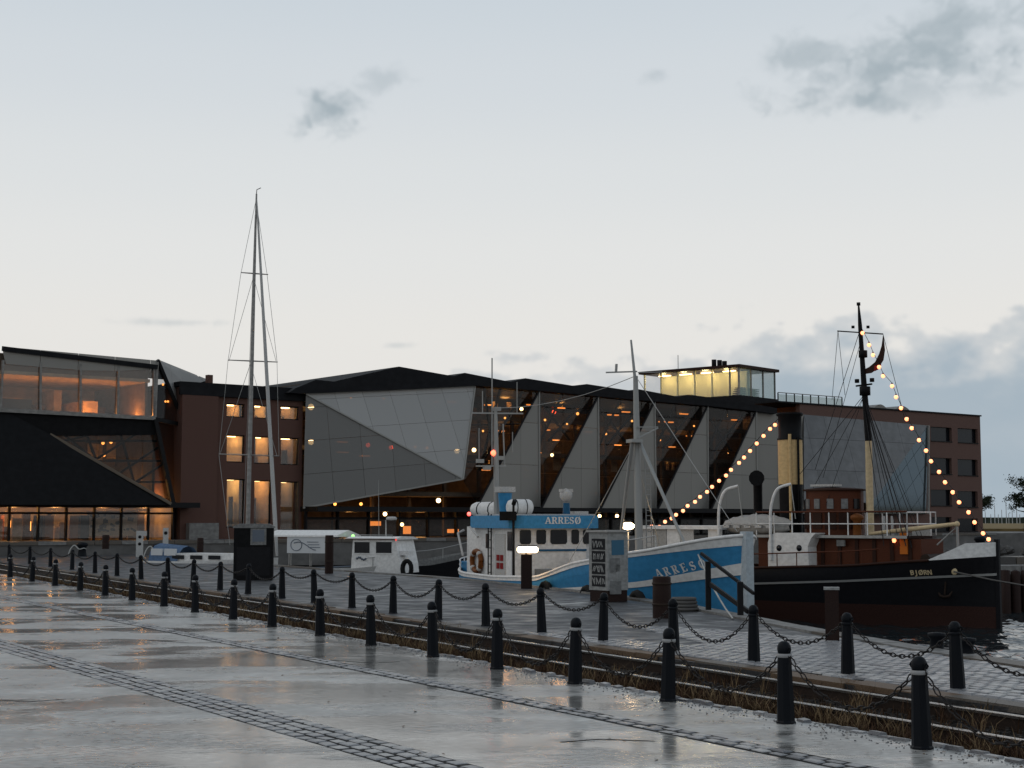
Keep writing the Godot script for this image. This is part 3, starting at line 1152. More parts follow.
	# dark slope of the lower storey, its pale edge beam and the glazed triangle with steel bracing
	flat_plate(g, "dark_slope", "dark_wall", [[-14, 411, 0.0], [8, 412, 0.0], [52, 436, 0.4], [171, 505, 2.2], [-14, 505, 2.6]], 0.3)
	beam(g, "ridge_beam", "bronze", [50, 434.5, 0.35], [171, 504, 2.25], 0.22, 0.22)
	flat_plate(g, "dark_fascia", "dark_wall", [[-14, 409.8, -0.05], [154.5, 418.8, -0.05], [158, 435, -0.15], [52, 436, -0.15]], 0.3)
	sheets(g, fpts([[52, 437, -0.3], [158, 430, -0.3], [172, 503, -0.3]]), 3.6, 3.4, 0.05, 0.04, "facade_glass", "pane")
	for e in [[[70, 441], [160, 441]], [[92, 461], [164, 461]], [[128, 482], [168, 482]], [[80, 418], [97, 462]], [[116, 417], [134, 483]], [[60, 442], [110, 430]], [[95, 460], [152, 424]], [[118, 474], [160, 446]], [[134, 483], [166, 462]], [[40, 415], [90, 456]]]:
		beam(g, "brace", "dark_steel", [e[0][0], e[0][1], -0.7], [e[1][0], e[1][1], -0.7], 0.16, 0.18)
	# middle storey behind: floor, back wall, lit bays
	var m0 := at(fac, 20, 500, -6)
	st = S()
	box2(st, Vector3(x0, m0.y - 0.6, -10), Vector3(x1 + 1.4, m0.y - 0.2, -0.8))
	put(st, "floor", "inner_floor", g)
	st = S()
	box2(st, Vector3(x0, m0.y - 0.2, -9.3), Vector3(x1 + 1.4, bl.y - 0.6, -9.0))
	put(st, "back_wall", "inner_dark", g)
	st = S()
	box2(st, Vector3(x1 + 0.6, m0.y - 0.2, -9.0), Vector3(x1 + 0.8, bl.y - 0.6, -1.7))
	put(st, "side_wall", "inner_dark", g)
	for l in [[95, 452, 15, 16], [113, 450, 13, 17], [140, 455, 12, 34]]:
		var c := at(fac, l[0], l[1], -8.9)
		st = S()
		box(st, c, Vector3(l[2] * 0.085, l[3] * 0.085, 0.05))
		put(st, "lit_bay", "curtain", g)
	for l in [[103, 443], [111, 442], [104, 455], [141, 446]]:
		glow_lamp(g, l[0], l[1], -7.0, 0.28, 0.28, "lamp_warm")
	lamp_light(g, Vector3(at(fac, 108, 445, -5.5).x, m0.y - 0.05, -4.5), 11.0, WARM, 0.1)
	lamp_light(g, Vector3(at(fac, 145, 470, -5.5).x, m0.y - 0.05, -4.5), 11.0, WARM, 0.1)
	# ground floor shop front
	var f0 := at(fac, -6, 505, -0.5)
	var f1 := at(fac, 173, 506, -0.5)
	st = S()
	box2(st, Vector3(x0, f0.y - 0.15, -10), Vector3(f1.x + 1.2, f0.y + 0.25, 1.8))
	put(st, "floor_slab", "dark_steel", g)
	st = S()
	box2(st, Vector3(x0, 0.0, -7.3), Vector3(f1.x, f0.y - 0.15, -7.0))
	put(st, "back_wall", "inner_wall", g)
	for e in [x0 - 0.2, f1.x]:
		st = S()
		box2(st, Vector3(e, 0.0, -7.0), Vector3(e + 0.2, f0.y - 0.15, -0.7))
		put(st, "side_wall", "inner_wall", g)
	var mul := [-6.0, 9.0, 38.0, 66.0, 94.0, 121.0, 148.0, 172.5]
	for k in mul.size() - 1:
		var a := at(fac, mul[k], 520, -0.5)
		var b := at(fac, mul[k + 1], 520, -0.5)
		st = S()
		box2(st, Vector3(a.x + 0.05, 0.1, -0.52), Vector3(b.x - 0.05, f0.y - 0.65, -0.48))
		put(st, "shop_pane", "clear_glass", g)
		st = S()
		box2(st, Vector3(a.x + 0.05, f0.y - 0.5, -0.52), Vector3(b.x - 0.05, f0.y - 0.16, -0.48))
		put(st, "transom_pane", "clear_glass", g)
	for px in mul:
		var a := at(fac, px, 520, -0.5)
		st = S()
		box2(st, Vector3(a.x - 0.07, 0.0, -0.6), Vector3(a.x + 0.07, f0.y - 0.15, -0.35))
		put(st, "mullion", "dark_steel", g)
	st = S()
	box2(st, Vector3(x0, f0.y - 0.66, -0.62), Vector3(f1.x, f0.y - 0.5, -0.34))
	put(st, "transom", "dark_steel", g)
	# entrance doors, a pale printed board, dark curtains
	for k in 6:
		var dx: float = lerp(at(fac, 39, 520).x, at(fac, 93, 520).x, (k + 0.5) / 6.0)
		st = S()
		box2(st, Vector3(dx - 0.42, 0.05, -1.0), Vector3(dx + 0.42, f0.y - 0.75, -0.9))
		if k != 2 and k != 3:
			put(st, "entrance_door", ["wood_dark", "wood_varnish", "pile_wood"][k % 3], g)
	st = S()
	var w0 := at(fac, 96, 520).x
	var w1 := at(fac, 147, 520).x
	box2(st, Vector3(w0, 0.3, -1.9), Vector3(w1, f0.y - 0.4, -1.8))
	var board := put(st, "printed_board", "curtain", g)
	st = S()
	for k in 26:
		var c = Vector3(lerp(w0 + 0.3, w1 - 0.3, rng.randf()), rng.randf_range(0.7, 1.9), -1.79)
		box(st, c, Vector3(rng.randf_range(0.06, 0.5), rng.randf_range(0.05, 0.3), 0.02), Basis(Vector3(0, 0, 1), rng.randf_range(-0.6, 0.6)))
	put(st, "print", "furniture", board, "stuff")
	for k in 22:
		var sx = lerp(x0 + 1.0, f1.x - 0.4, (k + rng.randf()) / 22.0)
		st = S()
		var dz := -rng.randf_range(2.0, 6.6)
		box2(st, Vector3(sx, 0.0, dz), Vector3(sx + rng.randf_range(0.2, 0.9), rng.randf_range(0.8, 2.3), dz - 0.3))
		put(st, "shop_fitting", ["furniture", "inner_dark", "curtain", "wood_varnish"][rng.randi() % 4], g)
	for l in [[27, 526, -5.0, 0.5, 0.7], [12, 524, -4.0, 0.3, 0.5]]:
		glow_lamp(g, l[0], l[1], l[2], l[3], l[4], "lamp_warm", "shop_lamp")
	for sx in [0.1, 0.3, 0.5, 0.72, 0.92]:
		lamp_light(g, Vector3(lerp(x0, f1.x, sx), f0.y - 0.5, -3.0), 5.0, WARM, 0.4)
	st = S()
	for l in [[163, 384.5], [165.5, 401.5], [168, 401.5]]:
		ball(st, at(fac, l[0], l[1], -2.5), 0.09)
	put(st, "room_lamp", "lamp_warm", g)

# wall slab in the facade frame with rectangular openings [x0, y0, x1, y1]
func wall_with_openings(st, x0, y0, x1, y1, z0, z1, holes: Array):
	var ys := [y0, y1]
	for h in holes:
		ys.append(h[1])
		ys.append(h[3])
	ys.sort()
	for i in ys.size() - 1:
		if ys[i + 1] - ys[i] < 0.001:
			continue
		var mid: float = (ys[i] + ys[i + 1]) * 0.5
		var row := holes.filter(func(h): return h[1] < mid and h[3] > mid)
		row.sort_custom(func(a, b): return a[0] < b[0])
		var x: float = x0
		for h in row:
			box2(st, Vector3(x, ys[i], z0), Vector3(h[0], ys[i + 1], z1))
			x = h[2]
		box2(st, Vector3(x, ys[i], z0), Vector3(x1, ys[i + 1], z1))

func build_brick_house():
	var g := framed("brick_house", "dark brick house with three columns of lit windows behind the tall yacht mast", "building", fac)
	var l := at(fac, 187, 388, -0.4)
	var r := at(fac, 303, 393, -0.4)
	var top := r.y
	var step := at(fac, 217, 400, -0.4).x
	var cols := [[227, 244.5], [254.5, 271], [281, 299]]
	var rows := [[404.5, 419.0], [436, 464.0], [480, 529]]
	var holes := []
	for c in 3:
		for k in 3:
			var sh: float = (c - 1) * 1.3
			var a := at(fac, cols[c][0], rows[k][0] + sh, -0.4)
			var b := at(fac, cols[c][1], rows[k][1] + sh, -0.4)
			holes.append([a.x, b.y, b.x, a.y, k])
	var st := S()
	wall_with_openings(st, step, 0.0, r.x, top, -0.9, -0.4, holes)
	put(st, "wall", "brick", g)
	st = S()
	box2(st, Vector3(l.x - 0.5, 0.0, -12), Vector3(step, top - 0.05, -0.12))
	put(st, "stair_tower", "brick", g)
	st = S()
	box2(st, Vector3(l.x, 0.0, -0.1), Vector3(at(fac, 216, 530).x, at(fac, 200, 523).y, 0.5))
	put(st, "plinth", "concrete", g)
	st = S()
	box2(st, Vector3(l.x - 0.7, top, -13), Vector3(r.x + 0.1, top + 0.35, -0.2))
	box2(st, Vector3(l.x - 0.7, top - 0.7, -0.36), Vector3(r.x + 0.1, top, -0.1))
	put(st, "roof", "dark_roof", g)
	st = S()
	var ch := at(fac, 209.5, 375, -4)
	box2(st, Vector3(ch.x - 0.22, top + 0.3, -4.3), Vector3(ch.x + 0.22, ch.y, -3.8))
	put(st, "chimney", "brick", g)
	# one lit room behind each window
	for h in holes:
		var w := Node3D.new()
		w.name = "window"
		g.add_child(w, true)
		st = S()
		var t := 0.09
		box2(st, Vector3(h[0], h[1], -0.72), Vector3(h[0] + t, h[3], -0.6))
		box2(st, Vector3(h[2] - t, h[1], -0.72), Vector3(h[2], h[3], -0.6))
		box2(st, Vector3(h[0] + t, h[1], -0.72), Vector3(h[2] - t, h[1] + t, -0.6))
		box2(st, Vector3(h[0] + t, h[3] - t, -0.72), Vector3(h[2] - t, h[3], -0.6))
		put(st, "frame", "dark_steel", w)
		st = S()
		box2(st, Vector3(h[0] + t, h[1] + t, -0.67), Vector3(h[2] - t, h[3] - t, -0.64))
		put(st, "pane", "clear_glass", w)
		st = S()
		var c0 := Vector3(h[0] - 0.25, h[1] - 0.3, -4.4)
		var c1 := Vector3(h[2] + 0.25, h[3] + 0.25, -0.95)
		box2(st, c0, Vector3(c1.x, c1.y, c0.z - 0.2))
		box2(st, c0, Vector3(c1.x, c0.y - 0.15, c1.z))
		box2(st, Vector3(c0.x, c1.y, c0.z), Vector3(c1.x, c1.y + 0.15, c1.z))
		box2(st, Vector3(c0.x - 0.15, c0.y, c0.z), Vector3(c0.x, c1.y, c1.z))
		box2(st, Vector3(c1.x, c0.y, c0.z), Vector3(c1.x + 0.15, c1.y, c1.z))
		put(st, "room", "inner_wall", w)
		st = S()
		for k in 2:
			box(st, Vector3((h[0] + h[2]) * 0.5 + rng.randf_range(-0.1, 0.3), h[3] - 0.02 + k * 0.02, -2.0 - k * 1.4), Vector3(1.0, 0.10, 0.25))
		put(st, "ceiling_lamp", "lamp_white", w)
		st = S()
		var fx: float = lerp(float(h[0]), float(h[2]), rng.randf_range(0.1, 0.7))
		for k in 4:
			fx = lerp(float(h[0]) - 0.2, float(h[2]) - 0.1, rng.randf())
			var fz := -rng.randf_range(1.5, 3.8)
			box2(st, Vector3(fx, c0.y, fz), Vector3(fx + rng.randf_range(0.1, 0.5), c0.y + (h[3] - h[1]) * rng.randf_range(0.25, 0.75), fz - 0.3))
		put(st, "furniture", ["furniture", "inner_dark", "curtain"][rng.randi() % 3], w)
		st = S()
		var cw := rng.randf_range(0.12, 0.4)
		var left := rng.randf() < 0.5
		box2(st, Vector3(h[0] if left else h[2] - cw, h[1], -0.98), Vector3(h[0] + cw if left else h[2], h[3], -0.92))
		put(st, "curtain", ["furniture", "wood_red", "inner_dark"][rng.randi() % 3], w)
		lamp_light(w, Vector3((h[0] + h[2]) * 0.5, c1.y - 0.3, -2.6), rng.randf_range(2.2, 5.2), WARM.lerp(Color(1.0, 0.8, 0.5), rng.randf()), 0.3)

func build_faceted_hall():
	var g := framed("faceted_hall", "long hall with folded grey mesh facets and glass triangles under a zigzag dark roof", "building", fac)
	var tops := [[539, 391], [598, 396.5], [654.5, 401.6], [707.5, 406], [756, 411.5]]
	var bots := [[539.5, 507.5], [599, 510], [656, 511], [708, 512], [757.5, 513]]
	var lefts := [[477, 506.5], [541, 509], [600, 510], [657, 511], [710, 512]]
	# body: floors, back wall, roof
	var x0 := at(fac, 304, 400).x
	var x1 := at(fac, 800, 420).x
	var ht := at(fac, 475, 388).y
	var st := S()
	box2(st, Vector3(x0, 0.0, -13.3), Vector3(x1, ht - 0.6, -13.0))
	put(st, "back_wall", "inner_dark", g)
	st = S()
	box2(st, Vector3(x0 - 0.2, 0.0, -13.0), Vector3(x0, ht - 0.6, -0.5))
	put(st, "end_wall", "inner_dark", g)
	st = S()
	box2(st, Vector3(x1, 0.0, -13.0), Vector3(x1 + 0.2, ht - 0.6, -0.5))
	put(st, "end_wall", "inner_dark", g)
	for lv in [4.0, 7.9, 11.2]:
		st = S()
		box2(st, Vector3(x0, lv - 0.4, -13.0), Vector3(x1, lv, -3.2 if lv > 5 else -1.2))
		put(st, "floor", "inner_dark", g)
	var top_line := [[289, 392.5], [296, 388], [316, 379.7], [334, 381.5], [399, 366.5], [454, 376.2], [465, 372.8], [510.6, 381.8], [525.6, 378.2], [575, 386], [587, 384], [633, 391], [639, 389.2], [677, 396.5], [689, 394.6], [733, 400.5], [777, 408]]
	var low_line := [[777, 414], [757, 411.3], [708, 405.8], [655, 401.4], [598, 396.3], [540, 390.8], [476, 385.6], [399, 389.6], [300, 393.6]]
	st = S()
	var poly := []
	for p in top_line + low_line:
		var l := at(fac, p[0], p[1], 0.6)
		poly.append(Vector2(l.x, l.y))
	prism(st, poly, -24.0, 0.6)
	put(st, "roof", "dark_roof", g)
	# the large mesh facet: upper sheet leaning back, lower sheet leaning in
	var tip := [463, 479, 3.6]
	var up := Node3D.new()
	up.name = "mesh_facet"
	g.add_child(up, true)
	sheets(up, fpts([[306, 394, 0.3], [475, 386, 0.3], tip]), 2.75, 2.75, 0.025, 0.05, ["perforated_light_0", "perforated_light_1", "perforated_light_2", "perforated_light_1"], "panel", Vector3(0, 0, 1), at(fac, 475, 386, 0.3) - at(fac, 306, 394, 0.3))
	var lo := Node3D.new()
	lo.name = "mesh_facet"
	g.add_child(lo, true)
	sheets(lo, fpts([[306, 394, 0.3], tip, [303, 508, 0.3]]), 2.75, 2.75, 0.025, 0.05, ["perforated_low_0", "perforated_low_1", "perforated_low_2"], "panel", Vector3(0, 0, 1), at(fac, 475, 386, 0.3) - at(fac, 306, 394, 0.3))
	for e in [[[306, 394, 0.34], tip], [[475, 386, 0.34], tip], [[303, 508, 0.34], tip], [[306, 394, 0.34], [475, 386, 0.34]]]:
		beam(g, "edge_rail", "mesh_edge", e[0], e[1], 0.12, 0.14)
	# glazing and struts right of the large facet
	var gl := fpts([[476, 388, -0.2], [537, 391.5, -0.2], [478, 505, -0.2], [464, 482, -0.2]])
	sheets(g, gl, 2.6, 3.3, 0.06, 0.04, "facade_glass", "pane")
	for e in [[[484, 388], [500, 505]], [[500, 389], [480, 470]], [[523, 391], [478, 470]], [[472, 425], [520, 424]], [[468, 462], [505, 462]]]:
		beam(g, "strut", "dark_steel", [e[0][0], e[0][1], -0.8], [e[1][0], e[1][1], -0.8], 0.16, 0.2)
	# fins of perforated metal, each a leaning triangle
	for k in 5:
		var f := Node3D.new()
		f.name = "metal_fin"
		g.add_child(f, true)
		var t := [tops[k][0], tops[k][1], 0.35]
		var b := [bots[k][0], bots[k][1], 0.35]
		var l := [lefts[k][0], lefts[k][1], 2.1]
		sheets(f, fpts([t, b, l]), 3.0, 3.9, 0.03, 0.06, ["perforated_0", "perforated_1", "perforated_2"], "panel", Vector3(0, 0, 1), fac_dir())
		for e in [[t, b], [t, l], [l, b]]:
			beam(f, "edge_rail", "mesh_edge" if e[1] == b and e[0] == t else "dark_steel", [e[0][0], e[0][1], e[0][2] + 0.05], [e[1][0], e[1][1], e[1][2] + 0.05], 0.14, 0.16)
	# glass triangles between the fins
	for k in 4:
		var tri_pts := fpts([[tops[k][0] + 1, tops[k][1] + 0.5, -0.05], [tops[k + 1][0] - 1, tops[k + 1][1], -0.05], [bots[k][0] + 1.5, bots[k][1] - 1, -0.05]])
		var f := Node3D.new()
		f.name = "glass_facet"
		g.add_child(f, true)
		sheets(f, tri_pts, 2.8, 3.1, 0.07, 0.04, "facade_glass", "pane", Vector3(0, 0, 1), fac_dir())
		for e in [[0.0, 0.35, 0.0, 0.9], [0.5, 0.0, 0.0, 0.55], [0.0, 0.0, 0.62, 0.4], [0.9, 0.02, 0.25, 0.42]]:
			var p: Vector3 = tri_pts[0] + (tri_pts[1] - tri_pts[0]) * e[0] + (tri_pts[2] - tri_pts[0]) * e[1]
			var p2: Vector3 = tri_pts[0] + (tri_pts[1] - tri_pts[0]) * e[2] + (tri_pts[2] - tri_pts[0]) * e[3]
			st = S()
			bar(st, p + Vector3(0, 0, -1.0), p2 + Vector3(0, 0, -1.0), 0.16, 0.18, Vector3(0, 0, 1))
			put(st, "strut", "dark_steel", f)
	# columns inside
	for k in 16:
		st = S()
		var cx = lerp(x0 + 1.5, x1 - 1.0, k / 15.0)
		box2(st, Vector3(cx - 0.15, 0, -4.2), Vector3(cx + 0.15, ht - 1.0, -3.9))
		put(st, "column", "inner_dark", g)
	# lamps of the rooms
	for l in [[521.5, 409, 0.34], [577.6, 413.7, 0.3], [474, 450, 0.4], [552, 455, 0.32], [311, 407, 0.55], [311, 442, 0.5], [438.5, 500.5, 0.42], [384, 398.5, 0.22], [335, 504, 0.28], [361, 504, 0.28], [385, 514, 0.36], [402, 524.5, 0.34], [599.5, 516, 0.34], [617, 516, 0.34], [457, 451, 0.5], [545, 420, 0.24], [567, 424, 0.2], [606, 434, 0.22], [632, 421, 0.22], [660, 440, 0.22], [694, 426, 0.2], [505, 418, 0.22], [483, 431, 0.2], [489, 462, 0.24], [415, 447, 0.25], [427, 448, 0.25], [351, 398, 0.2]]:
		glow_lamp(g, l[0], l[1], -2.4, l[2], l[2], "lamp_white" if l[2] > 0.3 else "lamp_warm")
	for l in [[554, 412], [493, 453], [368, 445], [391, 447.5]]:
		glow_lamp(g, l[0], l[1], -2.2, 0.4, 0.4, "lamp_red", "signal_lamp")
	for l in [[613, 415, 1.3], [517.4, 455, 0.8], [538.5, 453, 0.5], [575, 455, 1.2], [593, 456, 0.7], [537, 491, 0.6], [594, 493, 0.6], [666, 422, 1.9], [342, 442, 1.0], [452, 402, 0.9], [436, 402, 0.3], [532, 405, 1.2], [320, 449, 1.0], [342, 452, 1.2], [366, 456, 1.2], [546, 430, 0.8], [561, 408, 0.8], [588, 432, 0.9], [626, 412, 0.9], [641, 430, 0.8], [618, 445, 0.7], [684, 414, 1.0], [690, 436, 0.9], [735, 420, 0.9], [672, 447, 0.7], [488, 405, 0.7], [500, 431, 0.9], [486, 470, 0.8], [556, 440, 0.6]]:
		glow_lamp(g, l[0], l[1], -4.8, l[2], 0.11, "lamp_soft")
	# lit doorways and bays at the back of the gallery
	for l in [[527, 476, 5, 17], [557, 461, 11, 20], [614, 464, 9, 17], [667.5, 465, 4, 12], [673, 465, 4, 12], [645, 495, 4, 18], [495, 405, 7, 7], [509, 405, 6, 6], [613, 428, 10, 5], [576, 428, 10, 4]]:
		st = S()
		box(st, at(fac, l[0], l[1], -4.6), Vector3(l[2] * 0.092, l[3] * 0.092, 0.06))
		put(st, "lit_bay", "curtain", g)
		lamp_light(g, at(fac, l[0], l[1] - l[3] * 0.3, -4.1), 0.7, WARM, 0.12)
	for l in [[350, 520, -4.0, 4.0], [420, 522, -4.0, 4.0], [505, 400, -8.0, 7.0], [560, 404, -8.0, 6.0], [620, 408, -8.0, 6.0], [680, 412, -8.0, 5.0], [730, 416, -8.0, 3.0], [330, 450, -6.0, 7.0], [390, 450, -6.0, 7.0], [500, 440, -8.0, 5.0], [555, 445, -8.0, 6.0], [620, 448, -8.0, 5.0], [680, 452, -8.0, 4.0], [520, 485, -8.0, 4.0], [580, 485, -8.0, 4.0], [650, 488, -8.0, 4.0]]:
		lamp_light(g, at(fac, l[0], l[1], l[2]), l[3], WARM, 0.4)
	# ground floor: dark beam, posts, shop panes and a lit kiosk front
	st = S()
	var b0 := at(fac, 304, 508, 0.1)
	box2(st, Vector3(x0, b0.y - 0.3, -2.0), Vector3(x1, b0.y + 0.12, 2.4))
	put(st, "floor_beam", "dark_steel", g)
	st = S()
	box2(st, Vector3(x0, b0.y - 0.95, 0.2), Vector3(x1, b0.y - 0.75, 0.45))
	put(st, "transom", "dark_steel", g)
	for k in 21:
		var cx = lerp(x0 + 0.1, x1 - 0.2, k / 20.0)
		st = S()
		box2(st, Vector3(cx - 0.08, 0, 0.15), Vector3(cx + 0.08, b0.y - 0.3, 0.5))
		put(st, "mullion", "dark_steel", g)
		if k < 20:
			var nx = lerp(x0 + 0.1, x1 - 0.2, (k + 1) / 20.0)
			st = S()
			box2(st, Vector3(cx + 0.08, 0.05, 0.28), Vector3(nx - 0.08, b0.y - 0.95, 0.32))
			put(st, "shop_pane", "facade_glass", g)
	for l in [[374.5, 523.5, 13, 4.5], [453, 531, 12, 4], [407, 530, 7, 8], [740, 524, 4, 7]]:
		glow_lamp(g, l[0], l[1], -1.0, l[2] * 0.085, l[3] * 0.085, "lamp_soft", "shop_lamp")

func fac_dir() -> Vector3:
	return Vector3(1, 0, 0)

func build_brick_block():
	var g := framed("brick_block", "red-brown brick block with paired dark windows and a large grey glass fold", "building", fac)
	var l := at(fac, 757, 402, -0.3)
	var r := at(fac, 980, 416.5, -0.3)
	var rt := r.y
	var lt := rt
	var holes := []
	for c in [[930.5, 952], [957.5, 978]]:
		for k in [[426.5, 442.5], [457.5, 475], [489.5, 506.5], [517, 534]]:
			var sh: float = 0.0 if c[0] < 940 else 1.5
			var a := at(fac, c[0], k[0] + sh, -0.3)
			var b := at(fac, c[1], k[1] + sh, -0.3)
			holes.append([a.x, max(0.05, b.y), b.x, a.y])
	var st := S()
	wall_with_openings(st, at(fac, 800, 420, -0.3).x, 0.0, r.x, rt, -0.9, -0.3, holes)
	put(st, "wall", "brick_warm", g)
	st = S()
	box2(st, Vector3(r.x - 0.6, 0, -20), Vector3(r.x - 0.01, rt - 0.01, -0.9))
	put(st, "side_wall", "brick_warm", g)
	st = S()
	box2(st, Vector3(at(fac, 776, 405, -6).x, at(fac, 800, 428, -6).y, -20), Vector3(at(fac, 815, 405, -6).x, rt, -0.31))
	put(st, "parapet", "brick_warm", g)
	st = S()
	box2(st, Vector3(at(fac, 776, 405, -0.3).x - 0.1, rt, -20.2), Vector3(r.x + 0.12, rt + 0.16, -0.15))
	put(st, "roof", "dark_roof", g)
	for h in holes:
		var w := Node3D.new()
		w.name = "window"
		g.add_child(w, true)
		st = S()
		box2(st, Vector3(h[0], h[1], -0.8), Vector3(h[2], h[3], -0.72))
		put(st, "pane", "window_dark", w)
		st = S()
		for k in [0.0, 1.0]:
			var x: float = lerp(h[0] + 0.05, h[2] - 0.05, k)
			box2(st, Vector3(x - 0.05, h[1], -0.72), Vector3(x + 0.05, h[3], -0.62))
		box2(st, Vector3(h[0], h[1], -0.6), Vector3(h[2], h[1] + 0.1, -0.2))
		put(st, "frame", "dark_steel", w)
	# the folded grey glass in front of it
	var f := Node3D.new()
	f.name = "grey_fold"
	g.add_child(f, true)
	sheets(f, fpts([[757, 412, 0.0], [804, 414.5, 0.0], [804, 513, 0.0], [757.5, 513, 0.0]]), 3.2, 3.6, 0.03, 0.08, ["perforated_1", "perforated_0"], "panel")
	sheets(f, fpts([[804, 414.5, 0.0], [928, 425.5, 0.0], [872, 503, 2.6], [804, 500, 2.6]]), 3.2, 3.6, 0.03, 0.08, ["fold_grey_a", "fold_grey_b"], "panel", Vector3(0, 0, 1), fac_dir())
	var gl := Node3D.new()
	gl.name = "mirror_fold"
	g.add_child(gl, true)
	sheets(gl, fpts([[928, 426, 0.0], [928, 514, 0.2], [872, 514, 2.2], [872, 503.5, 2.5]]), 2.0, 2.4, 0.05, 0.08, "mirror_glass", "pane", Vector3(0, 0, 1), at(fac, 928, 426, 0.0) - at(fac, 872, 503.5, 2.6))
	beam(g, "edge_rail", "mesh_edge", [928.5, 425.5, 0.1], [928.5, 514, 0.3], 0.16, 0.2)

func build_rooftop():
	# glazed room on the roof, set at an angle to the long facade
	var u := Vector3(0.757, 0, 0.654)
	var fr := Frame.new(Vector3(25.5, 16.45, -168.0) - u * 13.0, u)
	var o := framed("rooftop_room", "lit glass room with a flat brown roof standing on the dark zigzag roof", "rooftop room", fr)
	var hgt := 3.05
	var deep := 7.8
	var right := 13.0
	var st := S()
	box2(st, Vector3(-0.3, -2.0, -deep), Vector3(right + 0.3, -0.1, 0.2))
	put(st, "base", "dark_roof", o)
	st = S()
	box2(st, Vector3(-0.5, hgt, -deep - 0.3), Vector3(right + 0.45, hgt + 0.32, 0.5))
	put(st, "roof", "wood_dark", o)
	st = S()
	box2(st, Vector3(0.3, -0.1, -deep + 0.5), Vector3(right - 3.2, hgt, -deep + 0.3))
	box2(st, Vector3(0.15, -0.1, -3.2), Vector3(right - 0.8, hgt - 0.1, -3.0))
	put(st, "inner_wall", "buff_paint", o)
	for k in 6:
		var x = lerp(0.0, right, k / 5.5)
		st = S()
		box2(st, Vector3(x - 0.07, -0.1, -0.12), Vector3(x + 0.07, hgt, 0.06))
		put(st, "mullion", "buff_paint" if k < 5 else "pale_steel", o)
		if k < 6:
			var x2: float = min(right, lerp(0.0, right, (k + 1) / 5.5))
			st = S()
			box2(st, Vector3(x + 0.08, -0.08, -0.05), Vector3(x2 - 0.08, hgt - 0.02, -0.02))
			put(st, "pane", "clear_glass", o)
	st = S()
	box2(st, Vector3(right - 0.08, -0.1, -0.12), Vector3(right + 0.08, hgt, 0.06))
	put(st, "mullion", "pale_steel", o)
	for k in 3:
		var z := -deep * k / 3.0
		st = S()
		box2(st, Vector3(right - 0.05, -0.08, z - deep / 3.0 + 0.1), Vector3(right - 0.02, hgt - 0.02, z - 0.14))
		put(st, "pane", "green_glass", o)
		st = S()
		box2(st, Vector3(right - 0.1, -0.1, z - deep / 3.0 - 0.08), Vector3(right + 0.06, hgt, z - deep / 3.0 + 0.08))
		put(st, "mullion", "pale_steel", o)
	st = S()
	for k in 5:
		box2(st, Vector3(right - 2.2 + k * 0.1, 0.1 + k * 0.2, -6.0), Vector3(right - 1.0, 0.2 + k * 0.2, -2.0))
	put(st, "furniture", "furniture", o)
	st = S()
	for k in 4:
		box(st, Vector3(lerp(1.5, right - 2.5, k / 3.0), hgt - 0.12, -2.0), Vector3(1.6, 0.08, 0.3))
	put(st, "ceiling_lamp", "lamp_white", o)
	for k in 4:
		lamp_light(o, Vector3(lerp(1.5, right - 2.5, k / 3.0), hgt - 0.3, -1.6), 4.2, Color(1.0, 0.92, 0.66), 0.4)
	st = S()
	for p in [[714, 360.5], [719.5, 361], [724.5, 362]]:
		var l := at(fr, p[0], p[1], -3)
		lathe(st, [Vector2(0, 0), Vector2(0.28, 0), Vector2(0.28, l.y - hgt - 0.2), Vector2(0, l.y - hgt - 0.2)], 10, Transform3D(Basis.IDENTITY, Vector3(l.x, hgt + 0.3, -3)))
	put(st, "vent", "soot_black", o)
	st = S()
	var an := at(fr, 678, 355, -3)
	tube(st, [Vector3(an.x, hgt, -3), Vector3(an.x, an.y, -3)], 0.04)
	bar(st, Vector3(an.x - 0.4, hgt + 0.5, -3), Vector3(an.x + 1.2, hgt + 0.4, -3), 0.25, 0.12)
	put(st, "aerial", "dark_steel", o)
	# terrace railing beside it
	var b := at(fac, 778, 399, -4)
	var e := at(fac, 842, 401.5, -4)
	var rr := framed("roof_railing", "pale glass railing on the roof of the brick block beside the lit rooftop room", "railing", Frame.new(fac.world(Vector3(b.x, at(fac, 980, 416.5, -0.3).y + 0.16, -4)), fac.u))
	var n := 9
	var len := e.x - b.x
	for k in n:
		st = S()
		box2(st, Vector3(len * k / (n - 1) - 0.05, 0, -0.05), Vector3(len * k / (n - 1) + 0.05, 1.35, 0.05))
		put(st, "post", "dark_steel", rr)
		if k < n - 1:
			st = S()
			box2(st, Vector3(len * k / (n - 1) + 0.08, 0.1, -0.015), Vector3(len * (k + 1) / (n - 1) - 0.08, 1.2, 0.015))
			put(st, "pane", "green_glass", rr)
	st = S()
	bar(st, Vector3(0, 1.38, 0), Vector3(len, 1.38, 0), 0.08, 0.08)
	put(st, "handrail", "pale_steel", rr)
	# low arched skylights farther along
	for p in [[872, 889], [893, 912]]:
		var x0 := at(fac, p[0], 406, -5).x
		var x1 := at(fac, p[1], 406, -5).x
		var base := at(fac, 980, 416.5, -0.3).y + 0.16
		var k := framed("skylight", "low grey arched skylight on the roof of the brick block", "skylight", Frame.new(fac.world(Vector3(x0, base, -5)), fac.u), "arched skylights on the brick block")
		var pl := []
		for i in 13:
			var t := i / 12.0
			pl.append(Vector2((x1 - x0) * t, 0.25 + 0.75 * sin(PI * t)))
		pl.append(Vector2(x1 - x0, 0))
		pl.append(Vector2(0, 0))
		st = S()
		prism(st, pl, -4.0, 0.0)
		put(st, "vault", "pale_steel", k)
		st = S()
